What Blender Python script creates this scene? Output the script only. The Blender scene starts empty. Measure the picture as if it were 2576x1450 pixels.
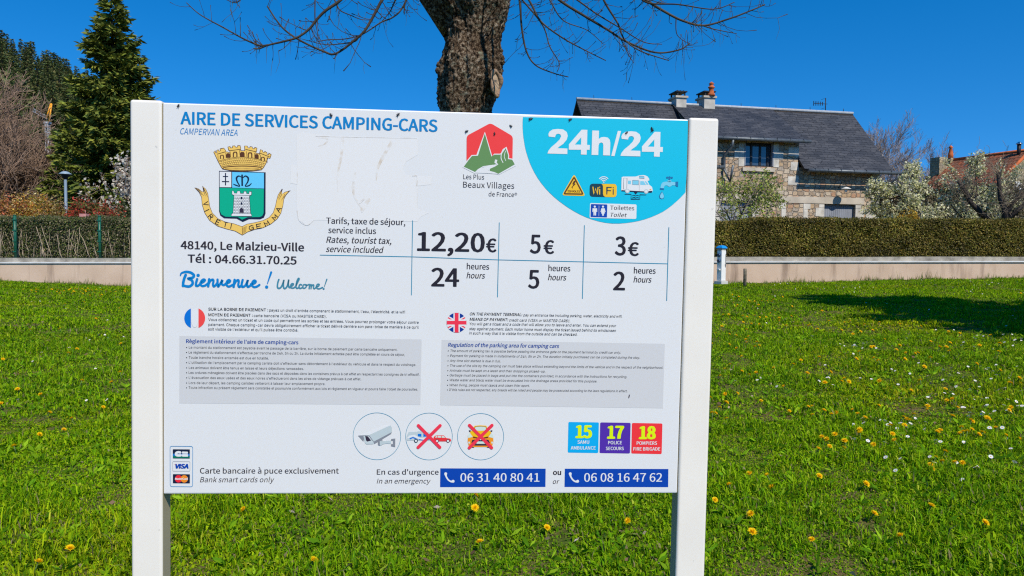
import bpy, bmesh, math, random
import numpy as np
from mathutils import Vector, Matrix, noise
from mathutils.geometry import tessellate_polygon

# ------------------------------------------------------------------ camera, sky, sun
C = bpy.context.scene.collection
SC = bpy.context.scene
W0, H0, FPX = 2576.0, 1450.0, 1860.0          # working frame of the photograph, focal length in its pixels
EYE = Vector((0.0, 0.0, 1.6))
PITCH, ROLL = math.radians(2.57), math.radians(0.40)
_f = Vector((0, math.cos(PITCH), -math.sin(PITCH)))
_u = Vector((0, math.sin(PITCH), math.cos(PITCH)))
_r = Vector((1, 0, 0))
CR = _r * math.cos(ROLL) + _u * math.sin(ROLL)
CU = _u * math.cos(ROLL) - _r * math.sin(ROLL)
CF = _f
cam_d = bpy.data.cameras.new('camera')
cam = bpy.data.objects.new('camera', cam_d)
C.objects.link(cam)
cam_d.sensor_width = 36.0
cam_d.lens = 36.0 * FPX / W0
cam_d.clip_start = 0.05
cam_d.clip_end = 6000
M = Matrix.Identity(4)
for i in range(3):
    M[i][0] = CR[i]; M[i][1] = CU[i]; M[i][2] = -CF[i]; M[i][3] = EYE[i]
cam.matrix_world = M
SC.camera = cam

SUN_EL, SUN_AZ = math.radians(47), math.radians(28)      # azimuth: to the right of straight behind the camera
SDIR = Vector((math.sin(SUN_AZ) * math.cos(SUN_EL), -math.cos(SUN_AZ) * math.cos(SUN_EL), math.sin(SUN_EL)))
world = bpy.data.worlds.new('World'); SC.world = world
world.use_nodes = True
wn = world.node_tree.nodes; wl = world.node_tree.links
sky = wn.new('ShaderNodeTexSky')
sky.sky_type = 'NISHITA'; sky.sun_disc = False
sky.sun_elevation = SUN_EL
sky.sun_rotation = math.atan2(SDIR.x, SDIR.y)
sky.altitude = 800; sky.air_density = 1.0; sky.dust_density = 0.0; sky.ozone_density = 6.0
hs = wn.new('ShaderNodeHueSaturation')
hs.inputs['Saturation'].default_value = 1.32
bg = wn['Background']
bg.inputs['Strength'].default_value = 0.12
wtc = wn.new('ShaderNodeTexCoord'); wadd = wn.new('ShaderNodeVectorMath'); wadd.inputs[1].default_value = (0, 0, 0.14)
wnm = wn.new('ShaderNodeVectorMath'); wnm.operation = 'NORMALIZE'
wl.new(wtc.outputs['Generated'], wadd.inputs[0]); wl.new(wadd.outputs[0], wnm.inputs[0]); wl.new(wnm.outputs[0], sky.inputs['Vector'])
wl.new(sky.outputs['Color'], hs.inputs['Color'])
wl.new(hs.outputs['Color'], bg.inputs['Color'])
sun_d = bpy.data.lights.new('sun', 'SUN'); sun_d.energy = 3.3; sun_d.angle = math.radians(0.5); sun_d.color = (1.0, 0.94, 0.83)
sun = bpy.data.objects.new('sun', sun_d); C.objects.link(sun)
sun.rotation_euler = SDIR.to_track_quat('Z', 'Y').to_euler()
sun.location = (10, -20, 30)
SC.view_settings.view_transform = 'Standard'
SC.view_settings.look = 'None'
SC.view_settings.exposure = 0.5
SC.view_settings.gamma = 1.0
SC.render.engine = 'CYCLES'
SC.cycles.filter_width = 1.2
SC.cycles.sample_clamp_direct = 6.0; SC.cycles.sample_clamp_indirect = 2.0
SC.cycles.use_denoising = False          # the small print and the grass stay crisp

# ------------------------------------------------------------------ helpers
def ray(px, py):
    return (CF + CR * ((px - W0 / 2) / FPX) - CU * ((py - H0 / 2) / FPX))
def at(px, py, Y):
    d = ray(px, py); return EYE + d * (Y / d.y)
def lin(c):
    c = c / 255.0
    return c / 12.92 if c <= 0.04045 else ((c + 0.055) / 1.055) ** 2.4
def rgb(r, g, b): return (lin(r), lin(g), lin(b))
def rs(seed): return np.random.RandomState(seed)

MATS = {}
def nodes_of(m): return m.node_tree.nodes, m.node_tree.links
def mat(name, col, rough=0.6, spec=0.3, metal=0.0, var=0.0, vscale=8.0, bump=0.0, bscale=40.0):
    if name in MATS: return MATS[name]
    m = bpy.data.materials.new(name); m.use_nodes = True
    n, l = nodes_of(m); b = n['Principled BSDF']
    b.inputs['Base Color'].default_value = (*col, 1)
    b.inputs['Roughness'].default_value = rough
    b.inputs['Specular IOR Level'].default_value = spec
    b.inputs['Metallic'].default_value = metal
    tc = n.new('ShaderNodeTexCoord')
    if var > 0:
        t = n.new('ShaderNodeTexNoise'); t.inputs['Scale'].default_value = vscale; t.inputs['Detail'].default_value = 6
        l.new(tc.outputs['Object'], t.inputs['Vector'])
        r = n.new('ShaderNodeValToRGB')
        r.color_ramp.elements[0].position = 0.3; r.color_ramp.elements[1].position = 0.7
        r.color_ramp.elements[0].color = (*[c * (1 - var) for c in col], 1)
        r.color_ramp.elements[1].color = (*[min(1, c * (1 + var)) for c in col], 1)
        l.new(t.outputs['Fac'], r.inputs['Fac']); l.new(r.outputs['Color'], b.inputs['Base Color'])
    if bump > 0:
        t2 = n.new('ShaderNodeTexNoise'); t2.inputs['Scale'].default_value = bscale; t2.inputs['Detail'].default_value = 8
        l.new(tc.outputs['Object'], t2.inputs['Vector'])
        bp = n.new('ShaderNodeBump'); bp.inputs['Strength'].default_value = bump; bp.inputs['Distance'].default_value = 0.02
        l.new(t2.outputs['Fac'], bp.inputs['Height']); l.new(bp.outputs['Normal'], b.inputs['Normal'])
    MATS[name] = m
    return m
def leafmat(name, rough=0.5, trans=0.35, spec=0.3):
    """colour of each leaf, blade or petal comes from its own 'tint'"""
    if name in MATS: return MATS[name]
    m = bpy.data.materials.new(name); m.use_nodes = True
    n, l = nodes_of(m); b = n['Principled BSDF']
    a = n.new('ShaderNodeAttribute'); a.attribute_name = 'tint'
    l.new(a.outputs['Color'], b.inputs['Base Color'])
    b.inputs['Roughness'].default_value = rough; b.inputs['Specular IOR Level'].default_value = spec
    t = n.new('ShaderNodeBsdfTranslucent'); l.new(a.outputs['Color'], t.inputs['Color'])
    mx = n.new('ShaderNodeMixShader'); mx.inputs['Fac'].default_value = trans
    l.new(b.outputs['BSDF'], mx.inputs[1]); l.new(t.outputs['BSDF'], mx.inputs[2])
    l.new(mx.outputs['Shader'], n['Material Output'].inputs['Surface'])
    MATS[name] = m
    return m

class MB:
    """collects faces for ONE mesh object; each face has a material index and, if wanted, uv"""
    def __init__(s): s.v = []; s.f = []; s.mi = []; s.uv = {}; s.sm = []
    def face(s, pts, mi=0, uv=None, smooth=False):
        b = len(s.v); s.v += [tuple(p) for p in pts]
        s.f.append(tuple(range(b, b + len(pts)))); s.mi.append(mi); s.sm.append(smooth)
        if uv: s.uv[len(s.f) - 1] = uv
    def box(s, x0, x1, y0, y1, z0, z1, mi=0):
        b = len(s.v)
        s.v += [(x0, y0, z0), (x1, y0, z0), (x1, y1, z0), (x0, y1, z0), (x0, y0, z1), (x1, y0, z1), (x1, y1, z1), (x0, y1, z1)]
        for q in ((0, 3, 2, 1), (4, 5, 6, 7), (0, 1, 5, 4), (1, 2, 6, 5), (2, 3, 7, 6), (3, 0, 4, 7)):
            s.f.append(tuple(b + i for i in q)); s.mi.append(mi); s.sm.append(False)
    def tube(s, pts, rad, sides=6, mi=0, cap=True, smooth=True):
        pts = [Vector(p) for p in pts]; n = len(pts)
        if not hasattr(rad, '__len__'): rad = [rad] * n
        b = len(s.v); up = Vector((0.3, 0.2, 1)).normalized(); prev = None
        for i, p in enumerate(pts):
            t = (pts[min(i + 1, n - 1)] - pts[max(i - 1, 0)])
            if t.length < 1e-9: t = Vector((0, 0, 1))
            t.normalize()
            if prev is None:
                a = t.cross(up)
                if a.length < 1e-3: a = t.cross(Vector((1, 0, 0)))
            else:
                a = prev - t * prev.dot(t)
            a.normalize(); prev = a; c = t.cross(a)
            for k in range(sides):
                th = 2 * math.pi * k / sides
                s.v.append(tuple(p + (a * math.cos(th) + c * math.sin(th)) * rad[i]))
        for i in range(n - 1):
            for k in range(sides):
                k2 = (k + 1) % sides
                s.f.append((b + i * sides + k, b + i * sides + k2, b + (i + 1) * sides + k2, b + (i + 1) * sides + k)); s.mi.append(mi); s.sm.append(smooth)
        if cap:
            s.f.append(tuple(b + k for k in range(sides))[::-1]); s.mi.append(mi); s.sm.append(False)
            s.f.append(tuple(b + (n - 1) * sides + k for k in range(sides))); s.mi.append(mi); s.sm.append(False)
    def lathe(s, prof, cx=0, cy=0, seg=20, mi=0, smooth=True):
        b = len(s.v); n = len(prof)
        for r, z in prof:
            for k in range(seg):
                th = 2 * math.pi * k / seg
                s.v.append((cx + r * math.cos(th), cy + r * math.sin(th), z))
        for i in range(n - 1):
            for k in range(seg):
                k2 = (k + 1) % seg
                s.f.append((b + i * seg + k, b + i * seg + k2, b + (i + 1) * seg + k2, b + (i + 1) * seg + k)); s.mi.append(mi); s.sm.append(smooth)
        s.f.append(tuple(b + k for k in range(seg))[::-1]); s.mi.append(mi); s.sm.append(False)
        s.f.append(tuple(b + (n - 1) * seg + k for k in range(seg))); s.mi.append(mi); s.sm.append(False)
    def build(s, name, mats, parent=None, bevel=0.0, bseg=2):
        me = bpy.data.meshes.new(name)
        me.from_pydata(s.v, [], s.f)
        if not isinstance(mats, (list, tuple)): mats = [mats]
        for m in mats: me.materials.append(m)
        if len(mats) > 1: me.polygons.foreach_set('material_index', s.mi)
        me.polygons.foreach_set('use_smooth', s.sm)
        if s.uv:
            ul = me.uv_layers.new(name='UVMap')
            for fi, uv in s.uv.items():
                p = me.polygons[fi]
                for j, li in enumerate(p.loop_indices): ul.data[li].uv = uv[j]
        if bevel > 0:
            bm = bmesh.new(); bm.from_mesh(me)
            bmesh.ops.remove_doubles(bm, verts=bm.verts, dist=1e-5)
            es = [e for e in bm.edges if len(e.link_faces) == 2 and e.calc_face_angle(0) > 0.5]
            bmesh.ops.bevel(bm, geom=es, offset=bevel, segments=bseg, profile=0.5, affect='EDGES')
            for f in bm.faces: f.smooth = False
            bm.to_mesh(me); bm.free()
        o = bpy.data.objects.new(name, me); C.objects.link(o)
        if parent: o.parent = parent
        return o
def npmesh(name, V, faces, m, parent=None, tint=None, smooth=False):
    """faces: list of (n,k) int arrays; tint: (nverts,3)"""
    me = bpy.data.meshes.new(name)
    V = np.asarray(V, dtype=np.float32)
    me.vertices.add(len(V)); me.vertices.foreach_set('co', V.ravel())
    tot = np.concatenate([np.full(len(f), f.shape[1], dtype=np.int32) for f in faces if len(f)])
    idx = np.concatenate([f.astype(np.int32).ravel() for f in faces if len(f)])
    me.loops.add(len(idx)); me.loops.foreach_set('vertex_index', idx)
    me.polygons.add(len(tot))
    st = np.zeros(len(tot), dtype=np.int32); st[1:] = np.cumsum(tot)[:-1]
    me.polygons.foreach_set('loop_start', st)
    try: me.polygons.foreach_set('loop_total', tot)
    except Exception: pass
    me.update(calc_edges=True)
    if tint is not None:
        at_ = me.attributes.new('tint', 'FLOAT_COLOR', 'POINT')
        c4 = np.ones((len(V), 4), dtype=np.float32); c4[:, :3] = tint
        at_.data.foreach_set('color', c4.ravel())
    if smooth: me.polygons.foreach_set('use_smooth', np.ones(len(tot), dtype=bool))
    me.materials.append(m)
    o = bpy.data.objects.new(name, me); C.objects.link(o)
    if parent: o.parent = parent
    return o
def unit(a): return a / (np.linalg.norm(a, axis=-1, keepdims=True) + 1e-9)
def cards(P, D, L, Wd, rng, N=None, tw=.5):
    """leaf-shaped quads (diamond): P base (n,3), D direction (n,3), L length (n), Wd width (n) -> V(4n,3), F(n,4)"""
    n = len(P); D = unit(D)
    R = unit(np.cross(D, rng.normal(size=(n, 3)) if N is None else np.asarray(N, float) + rng.normal(size=(n, 3)) * tw))
    V = np.empty((n, 4, 3))
    V[:, 0] = P
    V[:, 1] = P + D * (L * 0.5)[:, None] + R * (Wd * 0.5)[:, None]
    V[:, 2] = P + D * L[:, None]
    V[:, 3] = P + D * (L * 0.5)[:, None] - R * (Wd * 0.5)[:, None]
    return V.reshape(-1, 3), np.arange(4 * n).reshape(n, 4)
def tints(rng, n, cols, jit=0.25, per=4):
    cols = np.array(cols); k = rng.randint(0, len(cols), n)
    c = cols[k] * (1 + rng.uniform(-jit, jit, (n, 1)))
    return np.repeat(np.clip(c, 0, 1), per, axis=0)
def empty(name, loc=(0, 0, 0), rz=0.0):
    o = bpy.data.objects.new(name, None); C.objects.link(o)
    o.location = loc; o.rotation_euler = (0, 0, rz); o.empty_display_size = 0.2
    return o
def tag(o, label, cat, group=None, kind=None):
    o['label'] = label
    if cat: o['category'] = cat
    if group: o['group'] = group
    if kind: o['kind'] = kind
    return o
def struct(o, kind='structure', label=None):
    o['kind'] = kind
    if label: o['label'] = label
    return o
def copy_tree(o, parent=None):
    c = o.copy(); C.objects.link(c)
    if parent: c.parent = parent
    for ch in list(o.children): copy_tree(ch, c)
    return c
def sstep(a, b, x):
    t = min(1, max(0, (x - a) / (b - a))); return t * t * (3 - 2 * t)

# ------------------------------------------------------------------ the lie of the land
WALLY = 24.0
_gx = [-40, -16.6, -12.4, -6, 0, 6.6, 16.6, 40]
_gz = [0.65, 0.62, 0.48, 0.42, 0.44, 0.69, 0.96, 1.3]
def gwall(x): return np.interp(x, _gx, _gz)
def ground_np(x, y):
    x = np.asarray(x, float); y = np.asarray(y, float)
    t = np.clip((y - 2.0) / (WALLY - 2.0), 0, 1)
    b = 0.03 * np.sin(x * 1.1 + 0.7) * np.sin(y * 0.9) * np.clip((y - 1) / 3, 0, 1)
    return gwall(x * np.clip(WALLY / np.maximum(y, 1), 0, 3)) * t + b * 0.6
def ground(x, y): return float(ground_np(x, y))
def hit_ground(px, py):
    d = ray(px, py); t = 1.0
    for i in range(4000):
        p = EYE + d * t
        if p.z < ground(p.x, p.y) or p.y > WALLY - 0.1: return p
        t += 0.01
    return EYE + d * t
def walltop(x): return 1.40 + 0.0108 * x        # underside of the wall's drip edge
def ztop_behind(x): return walltop(x) + 0.10

def nz(x, y, f, s):
    """cheap smooth noise, -1..1, vectorised"""
    r = rs(s); v = 0
    for k in range(5):
        a, b, p = r.uniform(-1, 1), r.uniform(-1, 1), r.uniform(0, 6.28)
        q = f * (1 + .6 * k)
        v = v + np.sin((a * x + b * y) * q * 2 + p) * np.cos((b * x - a * y) * q * 1.6 + p * 1.7) / (1 + .5 * k)
    return v / 1.6
# ------------------------------------------------------------------ the ground sheet
_zl, _zr = at(0, 663, WALLY), at(W0, 660, WALLY)
def walltop(x): return _zl.z + (_zr.z - _zl.z) * (x - _zl.x) / (_zr.x - _zl.x)

def build_ground():
    xs = np.unique(np.concatenate([np.linspace(-1500, -60, 12), np.linspace(-60, -22, 14), np.linspace(-22, 22, 111), np.linspace(22, 60, 14), np.linspace(60, 1500, 12)]))
    ys = np.unique(np.concatenate([np.linspace(-400, -4, 8), np.linspace(-4, WALLY, 71), [WALLY + 0.18, WALLY + 0.2], np.linspace(WALLY + 1, 60, 12), np.linspace(80, 2500, 14)]))
    X, Y = np.meshgrid(xs, ys)
    Z = ground_np(X, Y)
    back = Y > WALLY + 0.19
    Z = np.where(back, walltop(np.clip(X, -30, 30)) - 0.02 + 0.0 * X, Z)
    n, m = len(ys), len(xs)
    V = np.stack([X, Y, Z], -1).reshape(-1, 3)
    I = np.arange(n * m).reshape(n, m)
    F = np.stack([I[:-1, :-1], I[:-1, 1:], I[1:, 1:], I[1:, :-1]], -1).reshape(-1, 4)
    m_ = bpy.data.materials.new('lawn_soil'); m_.use_nodes = True
    nn, l = nodes_of(m_); b = nn['Principled BSDF']; b.inputs['Roughness'].default_value = 0.95; b.inputs['Specular IOR Level'].default_value = 0.1
    tc = nn.new('ShaderNodeTexCoord')
    t1 = nn.new('ShaderNodeTexNoise'); t1.inputs['Scale'].default_value = 1.1; t1.inputs['Detail'].default_value = 8; t1.inputs['Roughness'].default_value = 0.7
    t2 = nn.new('ShaderNodeTexNoise'); t2.inputs['Scale'].default_value = 45; t2.inputs['Detail'].default_value = 8
    l.new(tc.outputs['Object'], t1.inputs['Vector']); l.new(tc.outputs['Object'], t2.inputs['Vector'])
    r1 = nn.new('ShaderNodeValToRGB')
    r1.color_ramp.elements[0].position = 0.38; r1.color_ramp.elements[0].color = (0.075, 0.125, 0.012, 1)
    r1.color_ramp.elements[1].position = 0.66; r1.color_ramp.elements[1].color = (0.20, 0.125, 0.065, 1)
    r2 = nn.new('ShaderNodeValToRGB')
    r2.color_ramp.elements[0].position = 0.3; r2.color_ramp.elements[0].color = (0.5, 0.5, 0.5, 1)
    r2.color_ramp.elements[1].position = 0.75; r2.color_ramp.elements[1].color = (1.3, 1.25, 1.2, 1)
    mx = nn.new('ShaderNodeMix'); mx.data_type = 'RGBA'; mx.blend_type = 'MULTIPLY'; mx.inputs['Factor'].default_value = 1
    l.new(t1.outputs['Fac'], r1.inputs['Fac']); l.new(t2.outputs['Fac'], r2.inputs['Fac'])
    l.new(r1.outputs['Color'], mx.inputs['A']); l.new(r2.outputs['Color'], mx.inputs['B']); l.new(mx.outputs['Result'], b.inputs['Base Color'])
    bp = nn.new('ShaderNodeBump'); bp.inputs['Strength'].default_value = 0.7; bp.inputs['Distance'].default_value = 0.03
    l.new(t2.outputs['Fac'], bp.inputs['Height']); l.new(bp.outputs['Normal'], b.inputs['Normal'])
    o = npmesh('ground', V, [F], m_, smooth=True)
    struct(o, label='green lawn rising gently to the low pink wall')
build_ground()

# ------------------------------------------------------------------ the information sign
K_SIGN = 0.66                                   # sign size: panel 1.22 m wide
Rs = np.array([[0.99770955, -0.01958629, -0.06474592], [0.01662569, 0.99880523, -0.04595312], [0.06556861, 0.04477142, 0.99684316]])
def cv2w(v): return CR * float(v[0]) - CU * float(v[1]) + CF * float(v[2])
SX = cv2w(Rs[:, 0]); SZ = -cv2w(Rs[:, 1]); SY = cv2w(Rs[:, 2])    # right, up, away
PC = EYE + cv2w(np.array([-0.29814636, 0.05942445, 2.65])) * K_SIGN  # centre of the printed face
PW, PH = 1.85517 * K_SIGN, 1.37353 * K_SIGN
PWL, PWR = 0.1073 * K_SIGN, 0.1105 * K_SIGN
PD = 0.0814 * K_SIGN
HB = (PC.z - ground(PC.x, PC.y)) / SZ.z          # face centre above the ground along the sign
sign = empty('information_sign')
Ms = Matrix.Identity(4)
org = PC - SZ * HB
for i in range(3):
    Ms[i][0] = SX[i]; Ms[i][1] = SY[i]; Ms[i][2] = SZ[i]; Ms[i][3] = org[i]
sign.matrix_world = Ms
tag(sign, 'white two-post campervan area information board standing on the lawn', 'information sign')

m_post = mat('white_lacquer', (0.83, 0.772, 0.672), rough=0.32, spec=0.45, var=0.035, vscale=5)
m_edge = mat('white_panel_edge', (0.84, 0.84, 0.83), rough=0.3, spec=0.5)
def add_dirt(m, sc=26, thr=(0.70, 0.74), dirt=(0.45, 0.43, 0.38), amt=0.5):
    n, l = nodes_of(m); b = n['Principled BSDF']
    tc = n.new('ShaderNodeTexCoord'); t = n.new('ShaderNodeTexNoise'); t.inputs['Scale'].default_value = sc; t.inputs['Detail'].default_value = 3
    l.new(tc.outputs['Object'], t.inputs['Vector'])
    r = n.new('ShaderNodeValToRGB'); r.color_ramp.elements[0].position = thr[0]; r.color_ramp.elements[1].position = thr[1]
    r.color_ramp.elements[0].color = (0, 0, 0, 1); r.color_ramp.elements[1].color = (amt, amt, amt, 1)
    l.new(t.outputs['Fac'], r.inputs['Fac'])
    mx = n.new('ShaderNodeMix'); mx.data_type = 'RGBA'
    src = b.inputs['Base Color'].links[0].from_socket if b.inputs['Base Color'].links else None
    if src: l.new(src, mx.inputs['A'])
    else: mx.inputs['A'].default_value = b.inputs['Base Color'].default_value
    mx.inputs['B'].default_value = (*dirt, 1)
    l.new(r.outputs['Color'], mx.inputs['Factor']); l.new(mx.outputs['Result'], b.inputs['Base Color'])
add_dirt(m_post, 60, (0.73, 0.76), (0.4, 0.38, 0.33), 0.45)
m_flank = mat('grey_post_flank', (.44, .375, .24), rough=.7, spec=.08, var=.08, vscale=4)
TOPL = PH / 2 + 0.004; TOPR = PH / 2 + 0.0015
for side in (0, 1):
    mb = MB()
    if side == 0: x0, x1, zt = -PW / 2 - PWL, -PW / 2, PH / 2 + 0.0045 * K_SIGN * 1.5
    else: x0, x1, zt = PW / 2, PW / 2 + PWR, PH / 2 + 0.0045 * K_SIGN * 1.5
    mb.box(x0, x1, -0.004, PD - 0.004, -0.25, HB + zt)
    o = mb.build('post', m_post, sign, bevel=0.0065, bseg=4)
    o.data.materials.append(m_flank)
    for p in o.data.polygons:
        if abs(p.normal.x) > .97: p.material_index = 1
mb = MB(); mb.box(-PW / 2 + 0.0012, PW / 2 - 0.0012, 0, 0.026, HB - PH / 2, HB + PH / 2)
panel = mb.build('panel', m_edge, sign, bevel=0.0028, bseg=3)

# ---- the print on the panel: drawn in photograph coordinates, laid on the panel's own plane
def FR(ox, oy, k): return lambda x, y: (ox + x / k, oy + y / k)
D = FR(0, 0, 1); c3 = FR(378.81, 239.92, 2.8008); c4 = FR(1073.3, 277.8, 3.0224); c8 = FR(1294.3, 277.8, 4.9925)
s5 = FR(378.81, 745.0, 3.548); s6 = FR(1073.3, 757.6, 3.8857); b7 = FR(378.81, 1010.2, 2.7200); b8 = FR(1073.3, 1010.2, 3.548)
ic = FR(883.9, 1035.4, 6.581); cd = FR(423.0, 1117.5, 5.829); sc = FR(441.96, 669.3, 6.476); ca = FR(473.5, 353.6, 5.7424)
NRM = SY
def pan(px, py):
    """photograph position -> (x, z) on the panel face"""
    d = ray(px, py); t = (PC - EYE).dot(NRM) / d.dot(NRM)
    q = EYE + d * t - PC
    return q.dot(SX), q.dot(SZ)
LAY = 0.0003
_pc = lambda r, g, b: (min(.85, lin(r) / .97), min(.85, lin(g) / 1.05), min(.85, lin(b) / 1.20))     # paint colours as they look under a neutral light
PRINTC = {
 'face': (0.725, 0.715, 0.69), 'title': _pc(0, 128, 203), 'dark': _pc(46, 40, 50), 'black': _pc(35, 30, 40), 'grey': (.61, .60, .585),
 'text': _pc(26, 26, 36), 'teal': _pc(28, 140, 180), 'cyan': _pc(0, 190, 232), 'white': (0.74, 0.735, 0.715), 'pale': (0.62, 0.62, 0.62), 'red': _pc(250, 62, 62),
 'crim': _pc(232, 52, 80), 'green': _pc(98, 142, 88), 'shield': _pc(0, 172, 140), 'sky': _pc(98, 200, 252), 'gold': _pc(234, 198, 104),
 'navy': _pc(15, 28, 62), 'amber': _pc(250, 190, 40), 'brown': _pc(88, 52, 20), 'wifi': _pc(16, 60, 78), 'royal': _pc(0, 66, 176),
 'headblue': _pc(22, 72, 160), 'frblue': _pc(0, 112, 216), 'frred': _pc(248, 74, 74), 'ukblue': _pc(0, 52, 150), 'tile_b': _pc(0, 170, 240), 'tile_p': _pc(78, 44, 170),
 'tile_r': _pc(250, 52, 62), 'lime': _pc(214, 240, 10), 'steel': _pc(184, 202, 214), 'steel_d': _pc(128, 136, 152), 'ink': _pc(52, 44, 66), 'carred': _pc(224, 52, 62),
 'caryel': _pc(252, 190, 20), 'carora': _pc(246, 150, 34), 'mist': _pc(200, 222, 222), 'mcred': _pc(235, 40, 60), 'mcor': _pc(250, 140, 40), 'frame': _pc(44, 138, 200),
 'tapb': _pc(28, 112, 172), 'tapl': _pc(122, 202, 236), 'wel': _pc(62, 136, 168), 'bien': _pc(0, 128, 208), 'stain': _pc(172, 158, 138), 'stain2': _pc(204, 196, 186), 'resid': (0.755, 0.735, 0.70),
 'cbblue': _pc(0, 112, 200), 'cbgreen': _pc(0, 120, 96)}
def pm(c):
    new = 'print_' + c not in MATS
    m = mat('print_' + c, PRINTC[c], rough=0.42, spec=0.35)
    if new and c in ('stain', 'stain2'):
        n, l = nodes_of(m); tc = n.new('ShaderNodeTexCoord'); t = n.new('ShaderNodeTexNoise'); t.inputs['Scale'].default_value = 55; t.inputs['Detail'].default_value = 6; l.new(tc.outputs['Object'], t.inputs['Vector'])
        r = n.new('ShaderNodeValToRGB'); r.color_ramp.elements[0].position = .44; r.color_ramp.elements[1].position = .70
        r.color_ramp.elements[0].color = (*PRINTC['resid'], 1); r.color_ramp.elements[1].color = (*PRINTC[c], 1); l.new(t.outputs['Fac'], r.inputs['Fac']); l.new(r.outputs['Color'], n['Principled BSDF'].inputs['Base Color'])
    return m
_unit = {}
def _font(fn):
    try:
        import os
        return bpy.data.fonts.load(os.path.join(bpy.utils.system_resource('DATAFILES'), 'fonts', fn))     # lettering that ships with Blender
    except Exception:
        return None
FONTS = {'h': _font('Noto Sans CJK Regular.woff2'), 'i': _font('Inter.woff2')}
def glyphs(s, weight, font='h'):
    """the builtin font, size 1, as flat triangles; returns verts (x,y), tris, width, cap height"""
    k = (s, weight, font)
    if k in _unit: return _unit[k]
    cu = bpy.data.curves.new('t', 'FONT'); cu.body = s; cu.size = 1.0; cu.offset = weight; cu.resolution_u = 3
    cu.fill_mode = 'BOTH'
    if FONTS.get(font): cu.font = FONTS[font]
    ob = bpy.data.objects.new('t', cu); C.objects.link(ob)
    bpy.context.view_layer.update()
    me = ob.evaluated_get(bpy.context.evaluated_depsgraph_get()).to_mesh()
    V = np.empty(len(me.vertices) * 3); me.vertices.foreach_get('co', V); V = V.reshape(-1, 3)[:, :2].copy()
    me.calc_loop_triangles()
    T = np.empty(len(me.loop_triangles) * 3, dtype=np.int32); me.loop_triangles.foreach_get('vertices', T); T = T.reshape(-1, 3).copy()
    ob.evaluated_get(bpy.context.evaluated_depsgraph_get()).to_mesh_clear()
    bpy.data.objects.remove(ob); bpy.data.curves.remove(cu)
    _unit[k] = (V, T)
    return _unit[k]
CAPS = {f: float(glyphs('H', 0.0, f)[0][:, 1].max()) for f in ('h', 'i')}
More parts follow.
